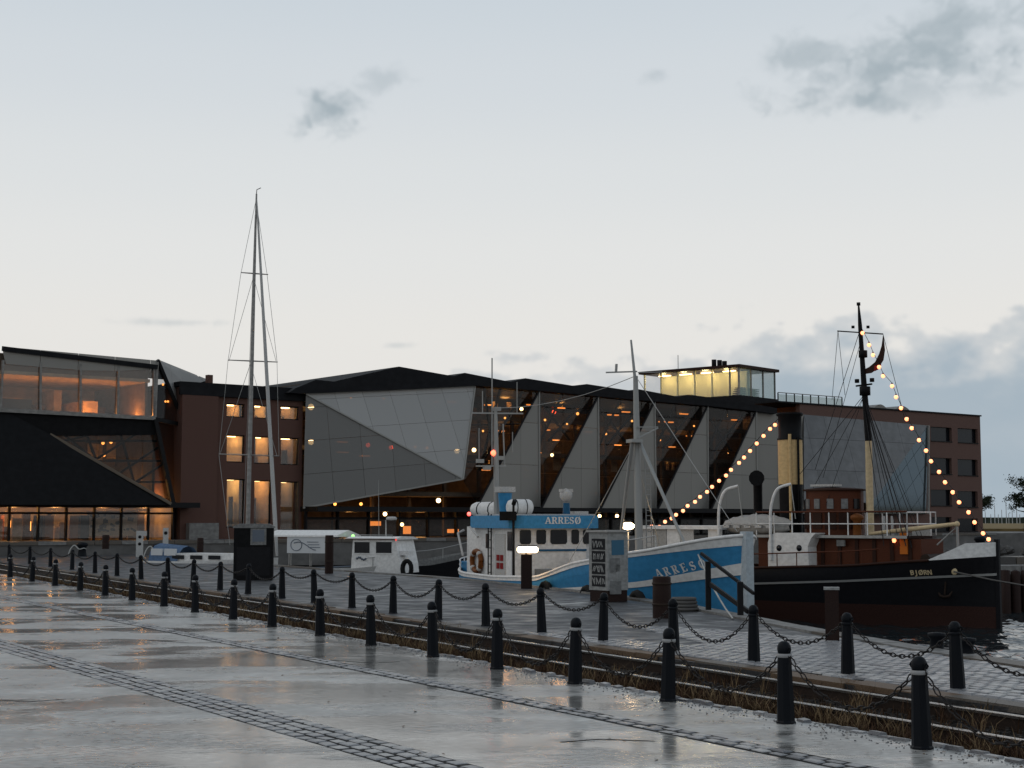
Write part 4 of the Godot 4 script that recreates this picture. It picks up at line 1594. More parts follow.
		for i in 4:
			var t := (i + 0.5) / 4.0
			box(st, Vector3((x1 - x0) * t, 0.3, 0.03), Vector3((x1 - x0) * 0.17, 0.4, 0.06))
		put(st, "pane", "window_dark", k)

# ================= bollards and chains
func bollard_foot(px: float, c: float) -> Vector3:
	# where the row with offset c is seen at picture column px
	var lo := -20.0
	var hi := 120.0
	for k in 50:
		var mid := (lo + hi) * 0.5
		var p := ray_pixel(q(mid, c))
		if p.x > px or p.x < -9000:
			lo = mid
		else:
			hi = mid
	return q(lo, c)

func build_bollards():
	var front := [1100.0, 922, 786, 668, 575, 497, 433, 371, 320, 272, 233, 195, 164, 132, 105, 80, 55, 32, 10]
	var rear := [1095.0, 958, 848, 754, 674, 603, 542, 486, 438, 393, 352, 314.5, 282, 248, 220, 193, 168, 141, 117, 95, 72, 50.5, 30, 9]
	var base: Node3D = null
	for row in 2:
		var feet := []
		var c: float = [C_FRONT, C_REAR][row]
		base = null
		for px in [front, rear][row]:
			var p := bollard_foot(px, c)
			feet.append(p)
			var b: Node3D
			if base == null:
				b = make_bollard(row == 0)
				base = b
			else:
				b = base.duplicate()
				b.name = numbered("chain_bollard")
				add_child(b)
			if row == 1:
				b.set_meta("label", rear_label(feet.size() - 1 - 13, "plain black rear-row bollard"))
			b.position = p
			b.rotation = Vector3(rng.randf_range(-0.035, 0.035), atan2(0.88, -0.475) + rng.randf_range(-0.2, 0.2), rng.randf_range(-0.035, 0.035))
		for k in feet.size() - 1:
			var sag: float = ([0.62, 0.30][row] if row == 0 else (0.55 if k < 5 else 0.30)) + rng.randf_range(-0.10, 0.10)
			var mid: Vector3 = feet[k]
			var ch := thing("bollard_chain", ["slack iron chain hanging low between front bollards with pale rings", "sagging iron chain between rear bollards along the quay"][row], "chain", Transform3D(Basis.IDENTITY, mid), ["chains of the front bollard row", "chains of the rear bollard row"][row])
			if row == 1:
				ch.set_meta("label", rear_chain_label(k - 13))
			var st := S()
			chain(st, Vector3(0, 0.90, 0), feet[k + 1] - mid + Vector3(0, 0.90, 0), sag)
			put(st, "links", "chain", ch)

const ORD := ["", "first", "second", "third", "fourth", "fifth", "sixth", "seventh", "eighth", "ninth", "tenth", "eleventh", "twelfth", "thirteenth"]

# rear bollards and chains are told apart by counting from the one before the black kiosk
func rear_label(k: int, what: String) -> String:
	if k == 0:
		return what + " standing right before the black kiosk"
	return "%s, %s from the kiosk towards the %s" % [what, ORD[absi(k)], "tug" if k < 0 else "glass hall"]

func rear_chain_label(k: int) -> String:
	var n := -k if k < 0 else k + 1
	return "sagging rear-row chain, %s from the black kiosk towards the %s" % [ORD[n], "tug" if k < 0 else "glass hall"]

func make_bollard(ringed: bool) -> Node3D:
	var b := thing("chain_bollard", "black iron bollard with a pale ring below its round head" if ringed else "plain black iron bollard of the rear row along the quay", "bollard", Transform3D.IDENTITY, "front row of ringed bollards" if ringed else "rear row of plain bollards")
	var st := S()
	lathe(st, [Vector2(0.125, -0.05), Vector2(0.125, 0.02), Vector2(0.112, 0.035), Vector2(0.105, 0.30), Vector2(0.086, 0.80), Vector2(0.086, 0.815)], 8, Transform3D.IDENTITY, false)
	put(st, "post", "iron", b)
	st = S()
	if ringed:
		lathe(st, [Vector2(0.088, 0.800), Vector2(0.096, 0.806), Vector2(0.096, 0.842), Vector2(0.086, 0.848)], 14)
		put(st, "ring", "iron_ring", b)
	else:
		lathe(st, [Vector2(0.088, 0.800), Vector2(0.094, 0.806), Vector2(0.094, 0.842), Vector2(0.086, 0.848)], 14)
		put(st, "ring", "iron", b)
	st = S()
	lathe(st, [Vector2(0.07, 0.845), Vector2(0.082, 0.865), Vector2(0.087, 0.90), Vector2(0.082, 0.94), Vector2(0.064, 0.975), Vector2(0.036, 0.995), Vector2(0, 1.0)], 14)
	put(st, "head", "iron", b)
	for k in [1.0, -1.0]:
		st = S()
		var e := Vector3(0.09 * k, 0.90, 0)
		tube(st, [e, e + Vector3(0.03 * k, 0.03, 0), e + Vector3(0.055 * k, 0, 0), e + Vector3(0.03 * k, -0.03, 0)], 0.012, 5)
		put(st, "eye", "iron", b)
	return b

# links turned by quarter turns along a hanging curve
func chain(st, a: Vector3, b: Vector3, sag: float):
	var n := int((b - a).length() * (1.0 + sag * 0.12) / 0.105)
	var prev := a
	for k in n:
		var t := (k + 1.0) / n
		var p = a.lerp(b, t) - Vector3(0, sag * 4.0 * t * (1.0 - t), 0)
		var d := (p - prev).normalized()
		var side := d.cross(Vector3.UP).normalized()
		if k % 2:
			side = side.cross(d)
		var c = (p + prev) * 0.5
		var pts := []
		for i in 7:
			var an := TAU * i / 6.0 + PI / 6.0
			pts.append(c + d * cos(an) * 0.070 + side * sin(an) * 0.032)
		tube(st, pts, 0.0105, 4, false)
		prev = p

# ================= boats: hull surface from its plan, x from the stem (0) aft (-length)
class Hull:
	var length := 20.0
	var beam := 2.2          # half breadth
	var bow := 0.4           # share of the length taken by the bow
	var stern := 0.25
	var flare := 0.9
	var square := 0.55       # stern breadth
	var sheer: Array         # [[x, height], ...] from the stem aft
	func top(x: float) -> float:
		for i in sheer.size() - 1:
			if x <= sheer[i][0] and x >= sheer[i + 1][0]:
				var t: float = (x - sheer[i][0]) / (sheer[i + 1][0] - sheer[i][0])
				return lerp(sheer[i][1], sheer[i + 1][1], t * t * (3.0 - 2.0 * t) * 0.3 + t * 0.7)
		return sheer[-1][1]
	func half(x: float, y: float) -> float:
		var h: float = clamp(y / max(0.5, top(x)), -0.3, 1.2)
		var f: float = clamp(-x / (length * bow), 0.0, 1.0)
		var e: float = lerp(0.55 + flare, 0.62, clamp(h, 0.0, 1.0))
		var p := pow(sin(f * PI * 0.5), e)
		var g: float = clamp((x + length) / (length * stern), 0.0, 1.0)
		var s = sqrt(max(0.0, 1.0 - pow(1.0 - g, 2.4)))
		s = lerp(square * s, s, g)
		return beam * p * s * lerp(0.78, 1.0, clamp(h + 0.2, 0.0, 1.0))
	func point(x: float, y: float, side := 1.0, out := 0.0) -> Vector3:
		return Vector3(x, y, side * (half(x, y) + out))
	func normal(x: float, y: float) -> Vector3:
		var dx := (half(x + 0.05, y) - half(x - 0.05, y)) / 0.1
		var dy := (half(x, y + 0.05) - half(x, y - 0.05)) / 0.1
		return Vector3(-dx, -dy, 1.0).normalized()

func heights(list: Array, x: float) -> float:
	for i in list.size() - 1:
		if x <= list[i][0] and x >= list[i + 1][0]:
			return lerp(float(list[i][1]), float(list[i + 1][1]), (x - list[i][0]) / (list[i + 1][0] - list[i][0]))
	return list[-1][1]

# a strake of the hull between two height curves, both sides
func strake(parent, called, m, h: Hull, lo: Array, hi: Array, out := 0.0, x0 := 0.0, x1 := -1e9, rows := 4):
	var st := S()
	st.set_smooth_group(2)
	var n := 44
	var end: float = -h.length if x1 < -1e8 else x1
	for side in [-1.0, 1.0]:
		for i in n:
			var xa: float = lerp(x0, end, pow(float(i) / n, 1.25))
			var xb: float = lerp(x0, end, pow(float(i + 1) / n, 1.25))
			for r in rows:
				var t0 := float(r) / rows
				var t1 := float(r + 1) / rows
				var a = h.point(xa, lerp(heights(lo, xa), heights(hi, xa), t0), side, out)
				var b = h.point(xb, lerp(heights(lo, xb), heights(hi, xb), t0), side, out)
				var c = h.point(xb, lerp(heights(lo, xb), heights(hi, xb), t1), side, out)
				var d = h.point(xa, lerp(heights(lo, xa), heights(hi, xa), t1), side, out)
				if side > 0:
					quad(st, b, a, d, c)
				else:
					quad(st, a, b, c, d)
	st.set_smooth_group(-1)
	return put(st, called, m, parent)

# rail along the sheer, both sides
func sheer_rail(parent, called, m, h: Hull, r: float, up := 0.0, x0 := 0.0, x1 := -1e9, both := true):
	var st := S()
	for side in ([-1.0, 1.0] if both else [1.0]):
		var pts := []
		var end: float = -h.length + 0.02 if x1 < -1e8 else x1
		for i in 41:
			var x: float = lerp(x0 - 0.01, end, pow(i / 40.0, 1.2))
			pts.append(h.point(x, h.top(x), side, 0.0) + Vector3(0, up, 0))
		tube(st, pts, r, 6)
	return put(st, called, m, parent)

func deck(parent, m, h: Hull, below: float):
	var st := S()
	var n := 40
	for i in n:
		var xa: float = lerp(-0.05, -h.length + 0.05, float(i) / n)
		var xb: float = lerp(-0.05, -h.length + 0.05, float(i + 1) / n)
		var ya := h.top(xa) - below
		var yb := h.top(xb) - below
		quad(st, Vector3(xa, ya, h.half(xa, ya)), Vector3(xa, ya, -h.half(xa, ya)), Vector3(xb, yb, -h.half(xb, yb)), Vector3(xb, yb, h.half(xb, yb)))
	return put(st, "deck", m, parent)

# letters laid on the hull side one by one, each turned with the planking
func hull_name(parent, text: String, h: Hull, xs: Array, ys: Array, size: float, m, font: String):
	var holder := Node3D.new()
	holder.name = "name_lettering"
	parent.add_child(holder)
	for k in text.length():
		var t := (k + 0.5) / text.length()
		var x: float = lerp(float(xs[0]), float(xs[1]), t)
		var y: float = lerp(float(ys[0]), float(ys[1]), t)
		var nrm := h.normal(x, y)
		var e := (Vector3(xs[1] - xs[0], ys[1] - ys[0], 0) - nrm * Vector3(xs[1] - xs[0], ys[1] - ys[0], 0).dot(nrm)).normalized()
		var o := put_mesh(lettering(text[k], size, font, 0.012), "letter", m, holder)
		o.transform = Transform3D(Basis(e, nrm.cross(e), nrm), h.point(x, y, 1.0, 0.012))

func posts_and_rails(parent, pts: Array, hgt: float, rails: Array, m, r := 0.022, every := 1):
	for i in pts.size():
		if i % every == 0:
			var st := S()
			tube(st, [pts[i], pts[i] + Vector3(0, hgt, 0)], r, 5)
			put(st, "stanchion", m, parent)
	for k in rails:
		var st := S()
		var line := []
		for p in pts:
			line.append(p + Vector3(0, hgt * k, 0))
		tube(st, line, r * 0.9, 5)
		put(st, "rail", m, parent)

func build_cutter():
	cut = Frame.new(Vector3(7.18, -1.2, -46.0), Vector3(0.36, 0, 0.93))
	var g := framed("blue_cutter", "blue and white fishing cutter with a white wheelhouse moored beside the quay", "fishing boat", cut)
	var h := Hull.new()
	h.length = 24.0
	h.beam = 2.35
	h.bow = 0.34
	h.stern = 0.2
	h.square = 0.7
	h.sheer = [[0.0, 3.2], [-4.0, 2.62], [-7.65, 2.2], [-11.5, 1.55], [-16.0, 1.42], [-20.0, 1.45], [-24.0, 1.6]]
	var band := [[0.0, 2.02], [-4.0, 1.5], [-7.0, 1.22], [-12.0, 0.9], [-24.0, 0.95]]
	var band_hi := [[0.0, 2.38], [-2.5, 1.92], [-4.0, 1.68], [-7.0, 1.40], [-12.0, 1.06], [-24.0, 1.12]]
	var cap_lo := []
	for p in h.sheer:
		cap_lo.append([p[0], p[1] - (0.30 if p[0] > -1 else 0.14)])
	strake(g, "lower_hull", "hull_blue", h, [[0.0, -0.6], [-24.0, -0.6]], band, 0.0)
	strake(g, "white_strake", "white_paint", h, band, band_hi, 0.035, 0.0, -1e9, 2)
	strake(g, "upper_hull", "hull_blue", h, band_hi, cap_lo, 0.0)
	strake(g, "bulwark_cap", "white_paint", h, cap_lo, h.sheer, 0.03, 0.0, -1e9, 2)
	sheer_rail(g, "cap_rail", "white_paint", h, 0.06)
	deck(g, "deck_wood", h, 0.45)
	var st := S()
	box2(st, Vector3(-0.22, -0.6, -0.13), Vector3(0.14, 3.32, 0.13))
	put(st, "stem_post", "pale_blue", g)
	hull_name(g, "ARRESØ", h, [hull_x(cut, h, 655, 1.92), hull_x(cut, h, 708, 2.26)], [1.93, 2.34], 0.28, "white_paint", "Droid Serif")
	# hawse hole and white scroll near the stem
	st = S()
	var hx := -0.95
	lathe(st, [Vector2(0.0, 0.03), Vector2(0.10, 0.03), Vector2(0.13, 0.0)], 12, Transform3D(Basis(Vector3(1, 0, 0), h.normal(hx, 2.28), Vector3(0, 0, 1).cross(h.normal(hx, 2.28))), h.point(hx, 2.3, 1.0, 0.03)))
	put(st, "hawse_pipe", "rubber", g)
	# tyre fender
	for t in [590.0, 548.0, 640.0]:
		var p := at(cut, t, 583, 2.4)
		st = S()
		var ring := []
		for k in 17:
			var a := TAU * k / 16.0
			ring.append(Vector3(p.x + cos(a) * 0.42, 0.95 + sin(a) * 0.42, 2.5))
		tube(st, ring, 0.13, 8, false)
		put(st, "tyre_fender", "rubber", g)
	# wheelhouse: box with rounded front edge
	var xf := -15.3
	var xb := -20.8
	var hw := 1.72
	var y0 := 0.95
	var yw := 3.38
	st = S()
	var plan := [Vector2(xb, -hw), Vector2(xf - 0.25, -hw), Vector2(xf, -hw + 0.3), Vector2(xf, hw - 0.3), Vector2(xf - 0.25, hw), Vector2(xb, hw)]
	slab(st, plan, y0, yw)
	var house := put(st, "wheelhouse", "white_paint", g)
	st = S()
	var rp := [Vector2(xb + 1.0, -hw - 0.2), Vector2(xf + 0.05, -hw - 0.22), Vector2(xf + 0.4, -hw + 0.3), Vector2(xf + 0.4, hw - 0.3), Vector2(xf + 0.05, hw + 0.22), Vector2(xb + 1.0, hw + 0.2)]
	slab(st, rp, yw - 0.05, yw + 0.46)
	var roof := put(st, "roof_visor", "roof_blue", g)
	st = S()
	slab(st, [Vector2(xb + 1.1, -hw), Vector2(xf + 0.2, -hw), Vector2(xf + 0.2, hw), Vector2(xb + 1.1, hw)], yw + 0.46, yw + 0.52)
	put(st, "roof_top", "white_worn", roof)
	var nm := put_mesh(lettering("ARRESØ", 0.27, "Droid Serif", 0.012), "name_lettering", "white_paint", roof)
	nm.transform = Transform3D(Basis(Vector3(0, 0, -1), Vector3.UP, Vector3(1, 0, 0)), at_s(cut, 563, 520.5, xf + 0.41))
	# front windows
	for w in [[520, 531], [536.5, 546], [550.5, 567], [571.5, 579], [583, 592]]:
		var a := at_s(cut, w[0], 530, xf + 0.02)
		var b := at_s(cut, w[1], 543, xf + 0.02)
		st = S()
		var zz0: float = min(a.z, b.z)
		var zz1: float = max(a.z, b.z)
		var pl := []
		for c in [[zz0 + 0.06, 2.70], [zz1 - 0.06, 2.70], [zz1, 2.78], [zz1, 3.22], [zz1 - 0.05, 3.27], [zz0 + 0.05, 3.27], [zz0, 3.22], [zz0, 2.78]]:
			pl.append(Vector3(xf + 0.03, c[1], c[0]))
		plate(st, pl, 0.05, Vector3(1, 0, 0))
		put(st, "window", "window_dark", house)
	st = S()
	box2(st, Vector3(xf + 0.0, 2.42, -hw + 0.3), Vector3(xf + 0.06, 2.50, hw - 0.3))
	put(st, "moulding", "hull_blue_dark", house)
	# side: door with a red and white emblem, window, life ring, ladder, handrail
	st = S()
	box2(st, Vector3(xf - 1.95, 1.05, hw + 0.0), Vector3(xf - 0.85, 3.1, hw + 0.04))
	var door := put(st, "door", "white_worn", g)
	st = S()
	for kx in 2:
		for ky in 2:
			var c := Vector3(xf - 1.75 + kx * 0.42, 2.02 - ky * 0.32, hw + 0.05)
			box2(st, c, c + Vector3(0.33, 0.24, 0.012))
	put(st, "emblem", "flag_red", door)
	st = S()
	box2(st, Vector3(xf - 0.6, 2.45, hw), Vector3(xf - 0.15, 3.2, hw + 0.03))
	put(st, "window", "window_dark", house)
	st = S()
	box2(st, Vector3(xf - 3.1, 2.5, hw), Vector3(xf - 2.75, 3.1, hw + 0.03))
	put(st, "window", "window_dark", house)
	st = S()
	var rc := at(cut, 476.5, 561, hw + 0.12)
	var rg := []
	for k in 17:
		var a := TAU * k / 16.0
		rg.append(rc + Vector3(cos(a) * 0.55, sin(a) * 0.42, 0))
	tube(st, rg, 0.11, 8, false)
	put(st, "life_ring", "wood_varnish", g)
	st = S()
	for k in 8:
		var a := TAU * k / 8.0
		if k % 2:
			ball(st, rc + Vector3(cos(a) * 0.55, sin(a) * 0.42, 0.02), 0.13, 6)
	put(st, "life_ring_bands", "white_worn", g)
	st = S()
	for s in [-2.55, -2.2]:
		tube(st, [Vector3(xf + s, 1.0, hw + 0.12), Vector3(xf + s, 3.9, hw + 0.12)], 0.03, 5)
	for k in 8:
		tube(st, [Vector3(xf - 2.55, 1.2 + k * 0.33, hw + 0.12), Vector3(xf - 2.2, 1.2 + k * 0.33, hw + 0.12)], 0.02, 4)
	put(st, "ladder", "dark_steel", g)
	st = S()
	tube(st, [at(cut, 464, 530, hw), at(cut, 458, 533, hw + 0.3), at(cut, 463, 556, hw + 0.3)], 0.05, 6)
	tube(st, [at(cut, 470, 527, hw + 0.3), at(cut, 478, 537, hw + 0.3)], 0.05, 6)
	put(st, "davit", "white_worn", g)
	# roof gear: raft canisters, radar column, search light, box
	for r in [[470, 500, 513.5], [515, 540, 512]]:
		var a := at(cut, r[0], r[2], 0.8)
		var b := at(cut, r[1], r[2], 0.8)
		a.y = yw + 0.93
		if r[0] > 500:
			a = Vector3(xf - 1.9, yw + 0.80, 1.25)
			b = Vector3(xf - 1.9, yw + 0.80, 0.15)
		else:
			a = Vector3(xb + 0.2, yw + 0.72, 1.5)
			b = Vector3(xb + 2.2, yw + 0.72, 0.9)
		st = S()
		var dir := (b - a).normalized()
		var pts := []
		for t in [0.0, 0.06, 0.16, 0.84, 0.94, 1.0]:
			pts.append(a.lerp(b, t))
		tube(st, pts, [0.16, 0.28, 0.33, 0.33, 0.28, 0.16], 12)
		var can := put(st, "raft_canister", "white_paint", g)
		st = S()
		for t in [0.3, 0.68]:
			tube(st, [a.lerp(b, t), a.lerp(b, t + 0.03)], 0.342, 12)
		put(st, "strap", "rubber", can)
		st = S()
		box(st, a.lerp(b, 0.5) - Vector3(0, 0.36, 0), Vector3(1.1, 0.12, 0.7))
		put(st, "cradle", "dark_steel", can)
	st = S()
	var rx := xf - 2.6
	var rz := at_s(cut, 505, 500, rx).z
	tube(st, [Vector3(rx, yw + 0.4, rz), Vector3(rx, at_s(cut, 505, 493, rx).y, rz)], [0.2, 0.3], 8)
	put(st, "radar_column", "hull_blue", g)
	st = S()
	box(st, at_s(cut, 505, 489.5, rx), Vector3(0.7, 0.22, 0.66))
	put(st, "radar_scanner", "white_worn", g)
	st = S()
	var sp := at_s(cut, 566.5, 520, xf - 0.4)
	var sy := at_s(cut, 566.5, 503, xf - 0.4).y
	tube(st, [Vector3(sp.x, yw + 0.4, sp.z), Vector3(sp.x, sy, sp.z)], [0.16, 0.13], 8)
	put(st, "light_column", "hull_blue_dark", g)
	st = S()
	ball(st, at_s(cut, 566, 495, xf - 0.4), 0.27, 10)
	box(st, at_s(cut, 566, 490.5, xf - 0.4), Vector3(0.3, 0.12, 0.5))
	put(st, "search_light", "white_worn", g)
	st = S()
	box(st, at_s(cut, 579, 515, xf - 0.6), Vector3(0.5, 0.3, 0.62))
	put(st, "vent_box", "white_worn", g)
	st = S()
	ball(st, at(cut, 469, 514, 1.3), 0.09)
	put(st, "side_light", "lamp_signal", g)
	# aft mast with aerials
	st = S()
	var mx := -18.6
	var m0 := at_s(cut, 497, 512, mx)
	var m1 := at_s(cut, 495.5, 408, mx)
	tube(st, [m0 - Vector3(0, 1.0, 0), m0.lerp(m1, 0.6), m1], [0.13, 0.11, 0.07], 8)
	var am := put(st, "aft_mast", "rigging_pale", g)
	st = S()
	var y1 := at_s(cut, 472, 413, mx)
	var y2 := at_s(cut, 523, 413.5, mx)
	bar(st, y1, y2, 0.06, 0.06)
	put(st, "yard", "rigging_pale", am)
	st = S()
	bar(st, at_s(cut, 476, 466, mx), at_s(cut, 506, 466, mx), 0.06, 0.06)
	put(st, "yard", "rigging_pale", am)
	for p in [[492, 465, 358, 0.03], [482.5, 413, 391, 0.025], [517, 413, 382, 0.02], [479, 462, 428, 0.02], [504.5, 466, 424, 0.035], [512.5, 452, 432, 0.02]]:
		st = S()
		var a := at_s(cut, p[0], p[1], mx)
		var b := at_s(cut, p[0] - (1.5 if p[0] == 504.5 else 0.0), p[2], mx)
		tube(st, [a, b], p[3], 5)
		put(st, "aerial", "rigging_pale", am)
	for p in [[480, 461], [487, 468], [500, 458], [497, 409]]:
		st = S()
		box(st, at_s(cut, p[0], p[1], mx), Vector3(0.2, 0.16, 0.3))
		put(st, "fitting", "rigging_pale", am)
	st = S()
	ball(st, at_s(cut, 493.5, 453, mx), 0.13)
	put(st, "mast_lamp", "lamp_red", am)
	# fore mast with legs, yard, ladder and shrouds
	var f0 := at(cut, 640, 588, 0.0)
	var f1 := at(cut, 635.5, 376, 0.0)
	var f2 := at(cut, 631, 340, 0.0)
	st = S()
	tube(st, [Vector3(f0.x, 1.3, 0), f0.lerp(f1, 0.4), f0.lerp(f1, 0.75), f1], [0.15, 0.135, 0.11, 0.085], 10)
	var fm := put(st, "fore_mast", "rigging_pale", g)
	st = S()
	tube(st, [f1 - Vector3(0, 0.3, 0), f2], [0.06, 0.035], 6)
	put(st, "topmast", "rigging_pale", fm)
	for y in [[606, 372.5, 637, 371.5, 0.05], [638, 372.5, 662, 372, 0.03], [638, 438, 658, 428, 0.045], [636, 427, 658, 427, 0.035], [616, 372, 616.5, 364, 0.07]]:
		st = S()
		bar(st, at_s(cut, y[0], y[1], f0.x), at_s(cut, y[2], y[3], f0.x), y[4], y[4])
		put(st, "yard", "rigging_pale", fm)
	st = S()
	box(st, at_s(cut, 634.5, 441, f0.x), Vector3(0.5, 0.12, 0.42))
	put(st, "mast_band", "rigging_pale", fm)
	for e in [[[632, 443], [621, 532], -8.6], [[640, 443], [690, 556], -4.6]]:
		st = S()
		var a := at_s(cut, e[0][0], e[0][1], f0.x)
		var b := at_s(cut, e[1][0], e[1][1], e[2])
		tube(st, [a, b], [0.07, 0.055], 6)
		put(st, "mast_leg", "rigging_pale", fm)
	st = S()
	for s in [0.26, 0.46]:
		tube(st, [Vector3(f0.x + 0.05, 1.4, -s), Vector3(f0.x + 0.05, at(cut, 645, 452).y, -s + 0.05)], 0.018, 4)
	for k in 24:
		var y: float = lerp(1.6, at(cut, 645, 452).y, k / 24.0)
		tube(st, [Vector3(f0.x + 0.05, y, -0.26), Vector3(f0.x + 0.05, y, -0.46)], 0.014, 4)
	put(st, "mast_ladder", "rigging_pale", fm)
	st = S()
	for e in [[f1, Vector3(-0.6, 3.3, 0)], [f1, m1], [at(cut, 633, 445), Vector3(-9.5, 1.7, 2.1)], [at(cut, 633, 445), Vector3(-9.5, 1.7, -2.1)]]:
		st = S()
		wire(st, e[0], e[1], 0.013, 0.3 if e[1] == m1 else 0.0)
		put(st, "stay", "rigging_pale", fm)
	# deck gear: flood lamp, hatch, winch, bow rail, boxes
	st = S()
	var lp := at_s(cut, 628, 526, -9.2)
	tube(st, [lp + Vector3(0, 0, 0.24), lp + Vector3(0, 0, 0.12), lp - Vector3(0, 0, 0.12), lp - Vector3(0, 0, 0.24)], [0.05, 0.13, 0.13, 0.05], 10)
	put(st, "flood_lamp", "flood_glow", g)
	lamp_light(g, lp + Vector3(0.25, 0.0, 0), 1.2, Color(1, 0.85, 0.65), 0.2)
	st = S()
	tube(st, [Vector3(-9.25, 1.0, lp.z), lp - Vector3(0.05, 0.12, 0)], 0.05, 6)
	put(st, "lamp_post", "white_worn", g)
	st = S()
	box2(st, Vector3(-14.6, 0.95, -1.1), Vector3(-12.4, 1.75, 1.1))
	put(st, "hatch", "poster", g)
	st = S()
	box2(st, at_s(cut, 571, 552, -14.4) + Vector3(-0.2, 0, 0), at_s(cut, 584, 577, -14.4) + Vector3(0.2, 0, 0))
	put(st, "white_locker", "white_paint", g)
	st = S()
	box2(st, Vector3(-11.0, 1.0, -1.6), Vector3(-9.8, 2.0, -0.3))
	tube(st, [Vector3(-10.4, 1.5, 0.9), Vector3(-10.4, 1.5, -0.2)], 0.38, 12)
	put(st, "winch", "dark_steel", g)
	var rail := []
	for k in 9:
		var x := -0.9 - k * 0.75
		rail.append(h.point(x, h.top(x), 1.0, -0.12) + Vector3(0, 0.02, 0))
	posts_and_rails(g, rail.slice(3), 0.42, [1.0], "white_worn", 0.022, 2)
	var aft := []
	for k in 12:
		var x := -21.0 - 3.0 * sin(k / 11.0 * PI / 2)
		aft.append(h.point(x, h.top(x), 1.0, -0.03))
	posts_and_rails(g, aft, 0.42, [0.55, 1.0], "white_paint", 0.03, 3)
	st = S()
	box2(st, Vector3(-23.0, 1.2, 0.2), Vector3(-21.3, 1.85, 1.3))
	put(st, "net_heap", "hull_blue", g)
	st = S()
	wire(st, h.point(-1.4, 2.6, 1.0, 0.05), cut_local(on_level(733, 619, 0.02)), 0.025, 0.15)
	put(st, "mooring_line", "rope_pale", g)

func cut_local(p: Vector3) -> Vector3:
	var d: Vector3 = p - cut.o
	return Vector3(d.dot(cut.u), d.y, d.dot(cut.n))

func bulb_string(called, label, cat, fr, list: Array, w0: float, w1: float, start: Vector3):
	var g := framed(called, label, cat, fr)
	var pts := []
	for k in list.size():
		pts.append(at(fr, list[k][0], list[k][1] - 2.0, lerp(w0, w1, float(k) / (list.size() - 1))))
	var st := S()
	tube(st, [start] + pts, 0.012, 4, false)
	put(st, "cable", "rigging", g)
	var bm := S()
	ball(bm, Vector3(0, -0.11, 0), 0.075, 8)
	var bulb := mesh_of(bm)
	bm = S()
	lathe(bm, [Vector2(0.03, -0.05), Vector2(0.03, 0.0), Vector2(0.0, 0.02)], 6)
	var cap := mesh_of(bm)
	for p in pts:
		var b := put_mesh(bulb, "bulb", "bulb_glow", g)
		b.position = p
		var c := put_mesh(cap, "socket", "rubber", b)
	return g

